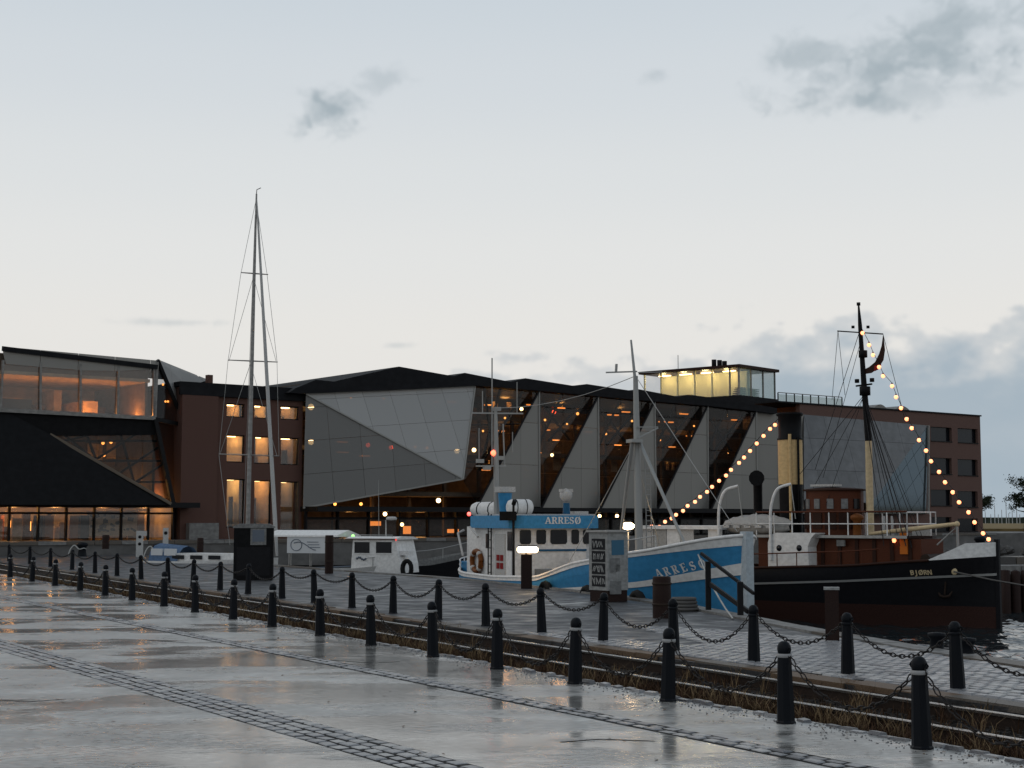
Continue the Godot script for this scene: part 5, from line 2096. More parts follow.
func build_tug():
	tug = Frame.new(Vector3(16.4, -1.2, -51.0), Vector3(0.70, 0, 0.71))
	var g := framed("steam_tug", "black steam tug with a tan funnel and varnished deckhouses, fairy lights strung over it", "tug boat", tug)
	var h := Hull.new()
	h.length = 15.8
	h.beam = 2.05
	h.bow = 0.46
	h.stern = 0.3
	h.square = 0.35
	h.sheer = [[0.0, 2.45], [-2.0, 2.28], [-5.0, 2.05], [-9.0, 1.9], [-12.0, 1.88], [-15.8, 2.15]]
	var boot := [[0.0, 0.74], [-15.8, 0.70]]
	var rub := [[0.0, 1.80], [-5.0, 1.48], [-10.0, 1.22], [-15.8, 1.35]]
	var rub_hi := [[0.0, 1.88], [-5.0, 1.555], [-10.0, 1.295], [-15.8, 1.42]]
	strake(g, "boot_topping", "hull_red", h, [[0.0, -0.6], [-15.8, -0.6]], boot, 0.0)
	strake(g, "lower_hull", "hull_black", h, boot, rub, 0.0)
	strake(g, "rubbing_strake", "rigging_pale", h, rub, rub_hi, 0.05, 0.0, -1e9, 2)
	strake(g, "upper_hull", "hull_black", h, rub_hi, h.sheer, 0.0)
	strake(g, "white_bow_bulwark", "white_paint", h, h.sheer, [[0.0, 2.92], [-0.8, 2.88], [-1.2, 2.66], [-1.9, 2.33], [-15.8, 2.15]], 0.0, 0.0, -1.95, 3)
	sheer_rail(g, "cap_rail", "wood_dark", h, 0.05, 0.0, -1.9)
	deck(g, "deck_wood", h, 0.5)
	var st := S()
	box2(st, Vector3(-0.08, -0.6, -0.06), Vector3(0.08, 3.02, 0.06))
	put(st, "stem_post", "hull_black", g)
	hull_name(g, "BJØRN", h, [hull_x(tug, h, 910, 1.86), hull_x(tug, h, 932, 1.88)], [1.86, 1.88], 0.17, "spar_tan", "Droid Sans")
	# anchor on the bow
	st = S()
	var ap := h.point(-1.6, 1.25, 1.0, 0.06)
	tube(st, [ap + Vector3(0.05, 0.35, 0), ap + Vector3(0, -0.12, 0)], 0.035, 6)
	tube(st, [ap + Vector3(-0.28, 0.0, -0.02), ap + Vector3(-0.16, -0.16, 0), ap + Vector3(0, -0.2, 0), ap + Vector3(0.18, -0.16, 0), ap + Vector3(0.26, 0.0, -0.05)], [0.02, 0.05, 0.05, 0.05, 0.02], 6)
	put(st, "anchor", "rail_steel", g)
	st = S()
	var an := h.point(-1.2, 1.92, 1.0, 0.02)
	lathe(st, [Vector2(0.0, 0.04), Vector2(0.08, 0.04), Vector2(0.12, 0.0)], 10, Transform3D(Basis(Vector3(1, 0, 0), Vector3(0, 0, 1), Vector3(0, -1, 0)), an))
	put(st, "hawse_pipe", "spar_tan", g)
	# deckhouse under the bridge
	var hx0 := at(tug, 906, 545, 0.9).x
	var hx1 := at(tug, 756, 545, 1.3).x
	var top := at(tug, 850, 538, 1.2).y
	st = S()
	slab(st, [Vector2(hx1, -1.15), Vector2(hx0 + 0.5, -0.75), Vector2(hx0 + 0.5, 0.75), Vector2(hx1, 1.15)], 1.35, top - 0.02)
	var dh := put(st, "deckhouse", "wood_red", g)
	for k in 9:
		st = S()
		var t := (k + 0.3) / 9.0
		var x: float = lerp(hx0 + 0.3, hx1 + 0.2, t)
		var z: float = lerp(0.77, 1.15, t)
		box2(st, Vector3(x - 0.07, 1.4, z - 0.1), Vector3(x + 0.07, top - 0.05, z + 0.03))
		put(st, "post", "wood_dark", dh)
	for p in [[841, 543, 6.5, 5.5]]:
		st = S()
		var c := at(tug, p[0], p[1], 1.08)
		box(st, c, Vector3(0.34, 0.22, 0.06))
		put(st, "window", "poster", dh)
	st = S()
	var od := at(tug, 904, 543.5, 0.82)
	box(st, od, Vector3(0.30, 0.74, 0.07))
	put(st, "orange_board", "orange", dh)
	st = S()
	ball(st, at(tug, 894, 540.5, 0.95), 0.08)
	put(st, "deck_lamp", "bulb_glow", g)
	# white rounded casing with two portholes
	st = S()
	var c0 := at(tug, 769, 564, 1.5)
	var c1 := at(tug, 811, 533, 1.5)
	var prof := [Vector2(c0.x, 1.5), Vector2(c1.x - 0.05, 1.5), Vector2(c1.x - 0.12, c1.y - 0.5), Vector2(c1.x + 0.02, c1.y - 0.2), Vector2(c1.x + 0.2, c1.y - 0.03), Vector2(c1.x + 0.2, c1.y), Vector2(c0.x + 0.3, c1.y), Vector2(c0.x + 0.1, c1.y - 0.12), Vector2(c0.x, c1.y - 0.35)]
	prism(st, prof, 0.9, 1.55)
	var cas := put(st, "white_casing", "white_paint", g)
	for px in [779.0, 799.0]:
		st = S()
		lathe(st, [Vector2(0.0, 0.03), Vector2(0.085, 0.03), Vector2(0.12, 0.0)], 12, Transform3D(Basis(Vector3(1, 0, 0), Vector3(0, 0, 1), Vector3(0, -1, 0)), at(tug, px, 548, 1.56)))
		put(st, "porthole", "window_dark", cas)
	# bridge deck, wheelhouse, rails
	st = S()
	var bd0 := at(tug, 907, 537, 1.0)
	var bd1 := at(tug, 757, 537, 1.4)
	slab(st, [Vector2(bd1.x, -1.45), Vector2(bd0.x, -1.0), Vector2(bd0.x + 0.4, 0.0), Vector2(bd0.x, 1.0), Vector2(bd1.x, 1.45)], top, top + 0.09)
	put(st, "bridge_deck", "pile_wood", g)
	st = S()
	bar(st, Vector3(bd1.x, top + 0.045, 1.47), Vector3(bd0.x, top + 0.045, 1.02), 0.03, 0.10)
	put(st, "deck_edge", "canvas", g)
	var wx := at(tug, 835, 520, 0.0).x
	var wt := at(tug, 838, 490.5, 0.7).y
	st = S()
	var rr := 1.0
	lathe(st, [Vector2(rr, top + 0.09), Vector2(rr, wt)], 20, Transform3D(Basis.from_scale(Vector3(1.12, 1, 0.86)), Vector3(wx, 0, 0)), true)
	var wh := put(st, "wheelhouse", "wood_red", g)
	st = S()
	lathe(st, [Vector2(0, wt + 0.16), Vector2(0.6, wt + 0.12), Vector2(rr + 0.1, wt + 0.06), Vector2(rr + 0.1, wt), Vector2(0, wt)].duplicate(), 20, Transform3D(Basis.from_scale(Vector3(1.12, 1, 0.86)), Vector3(wx, 0, 0)))
	put(st, "wheelhouse_roof", "wood_dark", wh)
	st = S()
	box(st, Vector3(wx - 0.1, wt + 0.2, 0.4), Vector3(1.1, 0.08, 0.4))
	put(st, "roof_board", "white_worn", wh)
	for an_ in [-68.0, -40.0, -10.0, 18.0, 46.0, 74.0]:
		var a := deg_to_rad(90.0 - an_)
		var c = Vector3(wx + cos(a) * (rr + 0.01) * 1.12, lerp(top, wt, 0.72), sin(a) * (rr + 0.01) * 0.86)
		var nrm := Vector3(cos(a) / 1.12, 0, sin(a) / 0.86).normalized()
		st = S()
		box(st, c, Vector3(0.24, 0.36, 0.05), Basis(Vector3.UP.cross(nrm), Vector3.UP, nrm))
		put(st, "window", "poster" if abs(an_) < 50 else "window_dark", wh)
		st = S()
		box(st, c - Vector3(0, 0.62, 0), Vector3(0.42, 0.6, 0.04), Basis(Vector3.UP.cross(nrm), Vector3.UP, nrm))
		put(st, "panel", "wood_dark", wh)
	st = S()
	lathe(st, [Vector2(0.16, top + 0.1), Vector2(0.14, top + 0.6), Vector2(0.24, top + 0.68), Vector2(0.24, top + 0.78), Vector2(0.1, top + 0.86), Vector2(0, top + 0.88)], 12, Transform3D(Basis.IDENTITY, Vector3(at(tug, 857, 520, 0.95).x, 0, 0.95)))
	put(st, "engine_telegraph", "wood_varnish", g)
	var rail := []
	for k in 9:
		rail.append(Vector3(bd1.x, top + 0.09, 1.42).lerp(Vector3(bd0.x, top + 0.09, 0.97), k / 8.0))
	posts_and_rails(g, rail, 0.82, [0.5], "white_paint", 0.026)
	posts_and_rails(g, [rail[8], Vector3(bd0.x + 0.35, top + 0.09, 0.0), Vector3(bd0.x, top + 0.09, -0.97)], 0.82, [0.5, 1.0], "white_paint", 0.026)
	var far_rail := []
	for p in rail:
		far_rail.append(Vector3(p.x, p.y, -p.z))
	posts_and_rails(g, far_rail, 0.82, [0.5, 1.0], "white_paint", 0.026)
	st = S()
	tube(st, [rail[0] + Vector3(0, 0.84, 0), rail[8] + Vector3(0, 0.84, 0)], 0.035, 6)
	put(st, "handrail", "wood_red", g)
	# funnel
	var fx := at(tug, 791, 500, 0.0).x
	var fr0 := 0.44
	var fy := [at(tug, 791, 509, 0).y, at(tug, 791, 484.5, 0).y, at(tug, 791, 440, 0).y, at(tug, 791, 413, 0).y]
	st = S()
	lathe(st, [Vector2(fr0 * 0.98, top), Vector2(fr0 * 0.98, fy[1])], 20, Transform3D(Basis.IDENTITY, Vector3(fx, 0, 0)))
	var fn := put(st, "funnel_base", "soot_black", g)
	st = S()
	lathe(st, [Vector2(fr0 + 0.02, fy[1]), Vector2(fr0 + 0.02, fy[2])], 20, Transform3D(Basis.IDENTITY, Vector3(fx, 0, 0)))
	put(st, "funnel_band", "funnel_tan", fn)
	st = S()
	lathe(st, [Vector2(fr0 + 0.05, fy[2]), Vector2(fr0 + 0.05, fy[2] + 0.06), Vector2(fr0, fy[2] + 0.07), Vector2(fr0, fy[3] - 0.14), Vector2(fr0 + 0.07, fy[3] - 0.08), Vector2(fr0 + 0.07, fy[3]), Vector2(fr0 - 0.06, fy[3]), Vector2(fr0 - 0.06, fy[3] - 0.6), Vector2(0, fy[3] - 0.6)], 20, Transform3D(Basis.IDENTITY, Vector3(fx, 0, 0)))
	put(st, "funnel_top", "soot_black", fn)
	st = S()
	tube(st, [Vector3(fx + 0.28, top + 0.1, fr0 - 0.02), Vector3(fx + 0.28, fy[2] + 0.2, fr0 - 0.02)], 0.06, 8)
	put(st, "steam_pipe", "funnel_tan", fn)
	st = S()
	tube(st, [Vector3(fx + fr0 + 0.06, top + 0.1, 0.2), Vector3(fx + fr0 + 0.06, fy[2] + 0.1, 0.2)], 0.05, 6)
	put(st, "waste_pipe", "soot_black", fn)
	# ventilator with a cowl
	var vx := at(tug, 758, 500, 0.3)
	st = S()
	var vy := at(tug, 758, 481, 0.3).y
	tube(st, [Vector3(vx.x, top, 0.3), Vector3(vx.x, vy - 0.2, 0.3), Vector3(vx.x + 0.04, vy + 0.02, 0.38), Vector3(vx.x + 0.13, vy + 0.1, 0.52), Vector3(vx.x + 0.2, vy + 0.1, 0.64)], [0.17, 0.17, 0.20, 0.26, 0.30], 12)
	put(st, "cowl_ventilator", "soot_black", g)
	# lifeboat under canvas with davits
	var l0 := at(tug, 723, 524, 1.15)
	var l1 := at(tug, 788, 522, 1.15)
	var lh := 0.52
	st = S()
	st.set_smooth_group(3)
	var n := 16
	for i in n:
		for k in 8:
			var q4 := []
			for e in [[i, k], [i + 1, k], [i + 1, k + 1], [i, k + 1]]:
				var t: float = float(e[0]) / n
				var a = -PI * 0.5 + PI * e[1] / 8.0
				var wd := 0.55 * pow(sin(PI * clamp(t * 0.94 + 0.03, 0.0, 1.0)), 0.55)
				var yy: float = l0.y - 0.40 * sin(PI * 0.5 * clamp((cos(a)), 0.0, 1.0)) * pow(sin(PI * (t * 0.9 + 0.05)), 0.3) + 0.05 * abs(t - 0.5)
				q4.append(Vector3(lerp(l0.x, l1.x, t), yy, 0.95 + wd * sin(a)))
			quad(st, q4[0], q4[1], q4[2], q4[3])
	st.set_smooth_group(-1)
	var lb := put(st, "lifeboat", "canvas", g)
	st = S()
	st.set_smooth_group(3)
	for i in n:
		for k in 6:
			var q4 := []
			for e in [[i, k], [i + 1, k], [i + 1, k + 1], [i, k + 1]]:
				var t: float = float(e[0]) / n
				var a: float = lerp(-1.0, 1.0, e[1] / 6.0)
				var wd := 0.58 * pow(sin(PI * clamp(t * 0.94 + 0.03, 0.0, 1.0)), 0.55)
				var wav := 0.02 * sin(t * 40.0 + e[1])
				q4.append(Vector3(lerp(l0.x - 0.05, l1.x + 0.05, t), l0.y - 0.05 + (0.42 * (1.0 - abs(a)) * pow(sin(PI * (t * 0.9 + 0.05)), 0.5)) + wav, 0.95 + wd * a))
			quad(st, q4[0], q4[3], q4[2], q4[1])
	st.set_smooth_group(-1)
	put(st, "boat_cover", "canvas", lb)
	st = S()
	for k in 5:
		var t := (k + 0.8) / 6.0
		box(st, Vector3(lerp(l0.x, l1.x, t), l0.y - 0.1, 1.5), Vector3(0.3, 0.08, 0.03))
	put(st, "lashing", "white_worn", lb)
	for d in [[719, 555, 738, 486], [771, 560, 791, 484]]:
		var b := at(tug, d[0], d[1], 1.6)
		var e := at(tug, d[2], d[3], 1.25)
		st = S()
		tube(st, bend([b, Vector3(b.x, lerp(b.y, e.y, 0.55), 1.6), Vector3(lerp(b.x, e.x, 0.12), lerp(b.y, e.y, 0.78), 1.58), Vector3(lerp(b.x, e.x, 0.42), lerp(b.y, e.y, 0.94), 1.5), e]), 0.055, 8)
		put(st, "davit", "white_paint", g)
		st = S()
		wire(st, e, Vector3(e.x, l0.y + 0.2, 1.0), 0.02)
		put(st, "davit_fall", "rope_pale", g)
	# white canvas awning over the after deck
	var aw0 := at(tug, 638, 527, 1.2)
	var aw1 := at(tug, 722, 529, 1.5)
	st = S()
	slab(st, [Vector2(aw0.x, -1.0), Vector2(aw1.x, -1.6), Vector2(aw1.x, 1.6), Vector2(aw0.x, 1.15)], aw1.y - 0.02, aw1.y + 0.12)
	var aw := put(st, "awning", "white_paint", g)
	for k in 6:
		var t0 := k / 6.0
		var t1 := (k + 1) / 6.0
		st = S()
		plate(st, [Vector3(lerp(aw0.x, aw1.x, t0) + 0.015, 1.7, lerp(1.05, 1.5, t0)), Vector3(lerp(aw0.x, aw1.x, t1) - 0.015, 1.7, lerp(1.05, 1.5, t1)), Vector3(lerp(aw0.x, aw1.x, t1) - 0.015, aw1.y - 0.02, lerp(1.05, 1.5, t1)), Vector3(lerp(aw0.x, aw1.x, t0) + 0.015, aw1.y - 0.02, lerp(1.05, 1.5, t0))], 0.03)
		if k != 4:
			put(st, "side_curtain", ["white_worn", "canvas", "white_paint"][k % 3], aw)
	st = S()
	plate(st, [Vector3(aw0.x, 1.7, -0.95), Vector3(aw0.x, 1.7, 1.05), Vector3(aw0.x, aw1.y, 1.05), Vector3(aw0.x, aw1.y, -0.95)], 0.03, Vector3(-1, 0, 0))
	put(st, "end_curtain", "white_worn", aw)
	# mast: tan below, black above, with yard, stays, boom
	var mb := at(tug, 870.5, 536, 0)
	var mm := at(tug, 868.5, 441, 0)
	var mt := at(tug, 858.5, 304, 0)
	st = S()
	tube(st, [Vector3(mb.x, 1.6, 0), mb, mm], [0.145, 0.14, 0.12], 10)
	var ms := put(st, "mast", "spar_tan", g)
	st = S()
	tube(st, [mm, at(tug, 864, 385, 0), at(tug, 860, 325, 0), mt], [0.125, 0.105, 0.075, 0.03], 8)
	put(st, "topmast", "soot_black", ms)
	st = S()
	var ya := at(tug, 837.5, 331, 0)
	var yb := at(tug, 883, 334, 0)
	tube(st, [ya, yb], 0.025, 5)
	put(st, "yard", "soot_black", ms)
	st = S()
	tube(st, [at(tug, 856, 386, 0), at(tug, 872, 384, 0)], 0.035, 5)
	put(st, "yard", "soot_black", ms)
	for p in [[863, 354, 0.32], [865, 391, 0.4], [857, 381, 0.17], [872, 380, 0.17], [853, 327, 0.12], [868, 327, 0.12], [858.5, 304, 0.14]]:
		st = S()
		lathe(st, [Vector2(0, -p[2] * 0.45), Vector2(p[2] * 0.5, -p[2] * 0.4), Vector2(p[2] * 0.5, p[2] * 0.4), Vector2(0, p[2] * 0.45)], 8, Transform3D(Basis.IDENTITY, at(tug, p[0], p[1], 0)))
		put(st, "mast_fitting", "soot_black", ms)
	st = S()
	var cloth := [[883, 335], [884.5, 350], [883, 360], [878, 368], [871, 373], [864, 374], [863, 370], [869, 367], [875, 362], [879, 354], [881.5, 346]]
	var cp := []
	for p in cloth:
		cp.append(at(tug, p[0], p[1], 0.0))
	plate(st, cp, 0.04)
	var fl := put(st, "flag", "wood_dark", ms)
	st = S()
	var fp := []
	for p in [[874, 366], [880, 364], [879.5, 368], [874, 371]]:
		fp.append(at(tug, p[0], p[1], 0.03))
	plate(st, fp, 0.08)
	put(st, "flag_fold", "flag_red", fl)
	for e in [[863.5, 395, 906, 520, 1.0], [863.5, 392, 893, 521, 1.1], [864, 395, 912, 522, 0.9], [865, 398, 900, 520, 1.0], [864, 393, 921, 519, 0.5], [863.5, 400, 884, 520, 1.2], [864.5, 396, 926, 520, 0.3]]:
		st = S()
		var a := at(tug, e[0], e[1], 0.0)
		var b := at(tug, e[2], e[3] + 26, e[4])
		wire(st, a, b, 0.022 if e[2] == 906 or e[2] == 912 else 0.013)
		put(st, "shroud", "rigging", ms)
	for e in [[860, 330, 815, 470, 0.0], [861, 340, 823, 478, 0.5], [864, 395, 800, 474, 0.4], [864, 395, 826, 505, 0.9], [838, 331, 832, 400, 0.0], [838, 331, 845, 395, 0.0], [883, 334, 905, 420, 0.0], [864, 396, 812, 490, -0.8]]:
		st = S()
		wire(st, at(tug, e[0], e[1], 0.0), at(tug, e[2], e[3], e[4]), 0.011)
		put(st, "stay", "rigging", ms)
	st = S()
	var b0 := at(tug, 868, 534, 0.75)
	var b1 := at(tug, 957, 524, 0.55)
	tube(st, [b0, b0.lerp(b1, 0.5), b1], [0.06, 0.085, 0.07], 8)
	ball(st, b1, 0.1)
	put(st, "boom", "spar_tan", g)
	st = S()
	tube(st, [Vector3(b1.x, 1.9, 0.5), b1], 0.05, 6)
	tube(st, [at(tug, 937, 545, 0.5), at(tug, 957, 527, 0.5)], 0.03, 5)
	put(st, "boom_crutch", "rigging_pale", g)
	# bow gear: windlass, dark ventilator, mooring line, white board behind the rails
	st = S()
	box2(st, Vector3(-2.6, 1.8, -0.5), Vector3(-1.9, 2.35, 0.5))
	tube(st, [Vector3(-2.25, 2.3, -0.8), Vector3(-2.25, 2.3, 0.8)], 0.2, 10)
	put(st, "windlass", "rail_steel", g)
	st = S()
	for p in [[884, 516], [892, 516]]:
		var l := at(tug, p[0], p[1], 0.2)
		tube(st, [Vector3(l.x, top, 0.2), Vector3(l.x, l.y, 0.2)], 0.05, 6)
	box2(st, at(tug, 912, 527, 0.0), at(tug, 932, 538, -0.1))
	put(st, "white_board", "white_worn", g)
	for k in 5:
		st = S()
		var x: float = lerp(-4.2, -7.6, k / 4.0)
		var p := h.point(x, h.top(x), 1.0, -0.08)
		tube(st, [p, p + Vector3(0, 0.5, 0)], 0.02, 5)
		put(st, "bulwark_post", "wood_red", g)
	st = S()
	var line := []
	for k in 12:
		var x: float = lerp(-3.6, -9.5, k / 11.0)
		line.append(h.point(x, h.top(x), 1.0, -0.08) + Vector3(0, 0.5, 0))
	tube(st, line, 0.025, 5)
	put(st, "bulwark_rail", "wood_red", g)
	st = S()
	wire(st, an + Vector3(0, 0, 0.05), an + Vector3(7.5, -0.65, -1.4), 0.03, 0.25)
	put(st, "mooring_line", "rope", g)
	var bow := [[862.5, 332], [869, 344], [873, 354], [879, 366], [883, 375], [892, 385], [896, 396], [901, 407], [906.6, 418], [911.7, 427], [919, 439], [926, 449.5], [931, 460], [939, 470.7], [945, 481], [952.7, 491], [959, 501], [968.5, 511], [974.5, 521], [983, 532], [988.5, 538]]
	bulb_string("fore_light_string", "string of warm bulbs from the black mast top down to the tug bow", "string lights", tug, bow, 0.05, 0.02, at(tug, 859, 322, 0.0))
	var aft := [[775, 424], [770, 428], [763.5, 435], [756.7, 442.6], [750, 450], [744, 456.6], [739, 462], [731, 469], [726, 474.7], [719, 480], [712, 486], [707, 491], [700, 496], [695, 501], [687.6, 505], [683, 510], [676, 514], [671.6, 517.6], [665, 521], [659.5, 526], [651.5, 525.7]]
	bulb_string("aft_light_string", "string of warm bulbs from the tan funnel down to the white awning", "string lights", tug, aft, 0.3, 0.6, at(tug, 781, 416, 0.3))

# ================= smaller boats
func build_small_boats():
	# tall yacht: bow to the right
	var fr := Frame.new(Vector3(-13.1, -1.2, -84.5), Vector3(0.90, 0, 0.43))
	var g := framed("sailing_yacht", "white sailing yacht with a very tall mast and blue spray hood behind the black kiosk", "yacht", fr)
	var h := Hull.new()
	h.length = 9.5
	h.beam = 1.6
	h.bow = 0.6
	h.sheer = [[0.0, 1.55], [-4.0, 1.35], [-9.5, 1.25]]
	strake(g, "hull", "white_paint", h, [[0.0, -0.4], [-9.5, -0.4]], h.sheer)
	deck(g, "white_worn", h, 0.03)
	var st := S()
	slab(st, [Vector2(-7.0, -0.95), Vector2(-2.6, -0.6), Vector2(-2.6, 0.6), Vector2(-7.0, 0.95)], 1.25, 1.75)
	var cab := put(st, "cabin", "white_paint", g)
	st = S()
	for k in 3:
		box2(st, Vector3(-6.6 + k * 1.2, 1.42, 0.9 - k * 0.09), Vector3(-5.8 + k * 1.2, 1.64, 0.97 - k * 0.09))
	put(st, "window", "window_dark", cab)
	st = S()
	for k in 7:
		var a := PI * k / 6.0
		var b := PI * (k + 1) / 6.0
		if k < 6:
			quad(st, Vector3(-8.2, 1.3 + 1.0 * sin(a), 1.1 * cos(a)), Vector3(-6.2, 1.3 + 0.85 * sin(a), 1.0 * cos(a)), Vector3(-6.2, 1.3 + 0.85 * sin(b), 1.0 * cos(b)), Vector3(-8.2, 1.3 + 1.0 * sin(b), 1.1 * cos(b)))
	put(st, "spray_hood", "canvas_blue", g)
	st = S()
	for k in 2:
		box2(st, Vector3(-8.1 + k * 0.95, 1.62, 0.86), Vector3(-7.3 + k * 0.95, 2.0, 1.0))
	put(st, "hood_window", "banner", g)
	var m0 := at(fr, 247.5, 527, 0)
	var m1 := at(fr, 256.5, 194, 0)
	st = S()
	tube(st, [Vector3(m0.x, 1.5, 0), m0.lerp(m1, 0.3), m0.lerp(m1, 0.62), m1], [0.135, 0.125, 0.10, 0.05], 8)
	var ms := put(st, "mast", "alloy", g)
	st = S()
	tube(st, [m1, m1 + Vector3(0.02, 0.25, 0), m1 + Vector3(0.3, 0.33, 0)], 0.025, 5)
	put(st, "wind_vane", "dark_steel", ms)
	for s in [[241, 268, 272.5], [228, 277.5, 360], [219, 279, 454]]:
		var a := at(fr, s[0], s[2], 0)
		var b := at(fr, s[1], s[2] + 2.0, 0)
		var mid := (a + b) * 0.5
		st = S()
		tube(st, [a, mid, b], [0.03, 0.045, 0.03], 5)
		put(st, "spreader", "alloy", ms)
	st = S()
	for e in [[[256, 200], [241, 273]], [[241, 273], [228, 361]], [[228, 361], [219, 455]], [[219, 455], [230, 545]], [[256, 200], [267, 274]], [[267, 274], [277, 361]], [[277, 361], [279, 456]], [[254, 275], [229, 361]], [[251, 362], [220, 454]], [[253, 275], [276, 361]], [[250, 362], [277, 456]], [[255, 215], [243, 540]]]:
		wire(st, at(fr, e[0][0], e[0][1], 0), at(fr, e[1][0], e[1][1], 0), 0.014)
	put(st, "shrouds", "rigging_pale", ms)
	st = S()
	var s0 := at(fr, 258, 222, 0)
	var s1 := at(fr, 277, 556, 0)
	tube(st, [m1, s0, s0.lerp(s1, 0.4), s0.lerp(s1, 0.9), s1], [0.02, 0.06, 0.10, 0.125, 0.07], 7)
	put(st, "furled_foresail", "white_worn", g)
	# boat under a white tarpaulin with a printed banner
	fr = Frame.new(Vector3(-8.2, -1.2, -80.0), Vector3(0.92, 0, 0.39))
	g = framed("covered_boat", "low boat under a white tarpaulin with a printed banner on its side", "boat", fr)
	h = Hull.new()
	h.length = 6.0
	h.beam = 1.2
	h.bow = 0.35
	h.sheer = [[0.0, 1.25], [-6.0, 1.15]]
	strake(g, "hull", "rubber", h, [[0.0, -0.3], [-6.0, -0.3]], h.sheer)
	deck(g, "deck_wood", h, 0.1)
	var t0 := at(fr, 277, 532, 0)
	var t1 := at(fr, 349, 534, 0)
	st = S()
	var ty := at(fr, 320, 531, 0).y
	prism(st, [Vector2(-1.3, ty - 0.30), Vector2(1.3, ty - 0.30), Vector2(1.28, ty - 0.22), Vector2(0.0, ty + 0.05), Vector2(-1.28, ty - 0.22)], t0.x, t1.x, Transform3D(Basis(Vector3(0, 0, -1), Vector3.UP, Vector3(1, 0, 0)), Vector3.ZERO))
	put(st, "tarpaulin", "white_paint", g)
	for k in 4:
		for z in [-1.15, 1.15]:
			st = S()
			var x: float = lerp(t0.x + 0.2, t1.x - 0.4, k / 3.0)
			box2(st, Vector3(x - 0.03, 1.0, z - 0.03), Vector3(x + 0.03, ty - 0.25, z + 0.03))
			put(st, "tent_pole", "alloy", g)
	var bn0 := at(fr, 287, 553, 1.25)
	var bn1 := at(fr, 325, 537, 1.25)
	st = S()
	box2(st, Vector3(bn0.x, bn0.y, 1.23), Vector3(bn1.x, bn1.y, 1.26))
	var bn := put(st, "banner", "banner", g)
	st = S()
	var rc = Vector3(lerp(bn0.x, bn1.x, 0.25), (bn0.y + bn1.y) * 0.5, 1.265)
	var ring := []
	for k in 19:
		var a := TAU * k / 16.0
		ring.append(rc + Vector3(cos(a) * 0.34, sin(a) * 0.30, 0))
	tube(st, ring, 0.025, 4, false)
	var sw := []
	for k in 12:
		var t := k / 11.0
		sw.append(rc + Vector3(-0.15 + 1.35 * t, 0.12 * sin(t * 5.0) - 0.25 * t + 0.1, 0))
	tube(st, sw, 0.028, 4, false)
	for k in 3:
		box(st, rc + Vector3(1.0 + 0.05 * k, 0.16 - k * 0.14, 0), Vector3(0.7, 0.035, 0.02))
	put(st, "print", "print_grey", bn)
	st = S()
	ball(st, at(fr, 353, 536, 0.4), 0.09)
	put(st, "signal_lamp", "green_signal", g)
	# white motor boat with a square cabin
	fr = Frame.new(Vector3(-5.4, -1.2, -76.5), Vector3(0.90, 0, 0.43))
	g = framed("motor_boat", "small white motor boat with a square two-window cabin beside the quay", "motor boat", fr)
	h = Hull.new()
	h.length = 5.6
	h.beam = 1.25
	h.bow = 0.45
	h.sheer = [[0.0, 1.45], [-2.5, 1.2], [-5.6, 1.1]]
	strake(g, "hull", "white_worn", h, [[0.0, -0.3], [-5.6, -0.3]], h.sheer)
	deck(g, "white_worn", h, 0.05)
	var c0 := at(fr, 351, 570, 0.95)
	var c1 := at(fr, 395, 538, 0.95)
	st = S()
	# cabin with a raked front and a stepped back
	prism(st, [Vector2(c0.x, 1.0), Vector2(c1.x + 0.35, 1.0), Vector2(c1.x + 0.3, 1.45), Vector2(c1.x, c1.y - 0.08), Vector2(c0.x + 0.1, c1.y - 0.08), Vector2(c0.x + 0.02, 1.6)], -0.92, 0.95)
	cab = put(st, "cabin", "white_paint", g)
	st = S()
	prism(st, [Vector2(-1.08, c1.y - 0.08), Vector2(1.08, c1.y - 0.08), Vector2(1.08, c1.y - 0.03), Vector2(0.6, c1.y + 0.06), Vector2(-0.6, c1.y + 0.06), Vector2(-1.08, c1.y - 0.03)], c0.x - 0.3, c1.x + 0.18, Transform3D(Basis(Vector3(0, 0, -1), Vector3.UP, Vector3(1, 0, 0)), Vector3.ZERO))
	put(st, "cabin_roof", "white_paint", cab)
	st = S()
	box2(st, Vector3(c0.x - 0.3, c1.y - 0.075, 1.08), Vector3(c1.x + 0.18, c1.y - 0.035, 1.1))
	put(st, "roof_trim", "wood_red", cab)
	st = S()
	tube(st, [Vector3(c0.x + 0.3, c1.y + 0.02, 0.7), Vector3(c0.x + 0.3, c1.y + 0.14, 0.7), Vector3(c1.x - 0.3, c1.y + 0.14, 0.7), Vector3(c1.x - 0.3, c1.y + 0.02, 0.7)], 0.02, 5)
	put(st, "roof_rail", "rigging_pale", cab)
	st = S()
	bar(st, Vector3(-5.5, 1.16, 1.12), Vector3(-0.6, 1.42, 0.55), 0.06, 0.07)
	put(st, "rubbing_strake", "print_grey", g)
	var pul := []
	for k in 6:
		var x := -0.05 - k * 0.32
		pul.append(h.point(x, h.top(x), 1.0, -0.05))
	posts_and_rails(g, pul, 0.45, [1.0], "rigging_pale", 0.018, 2)
	for w in [[354.5, 369.5], [376, 391.5]]:
		var a := at(fr, w[0], 553, 0.96)
		var b := at(fr, w[1], 542, 0.96)
		st = S()
		box2(st, Vector3(a.x, a.y, 0.95), Vector3(b.x, b.y, 0.97))
		put(st, "window", "window_dark", cab)
		st = S()
		box2(st, Vector3(a.x - 0.04, a.y - 0.04, 0.94), Vector3(b.x + 0.04, a.y, 0.985))
		box2(st, Vector3(a.x - 0.04, b.y, 0.94), Vector3(b.x + 0.04, b.y + 0.04, 0.985))
		put(st, "window_frame", "white_paint", cab)
	st = S()
	var eb := at(fr, 361, 558.5, 0.97)
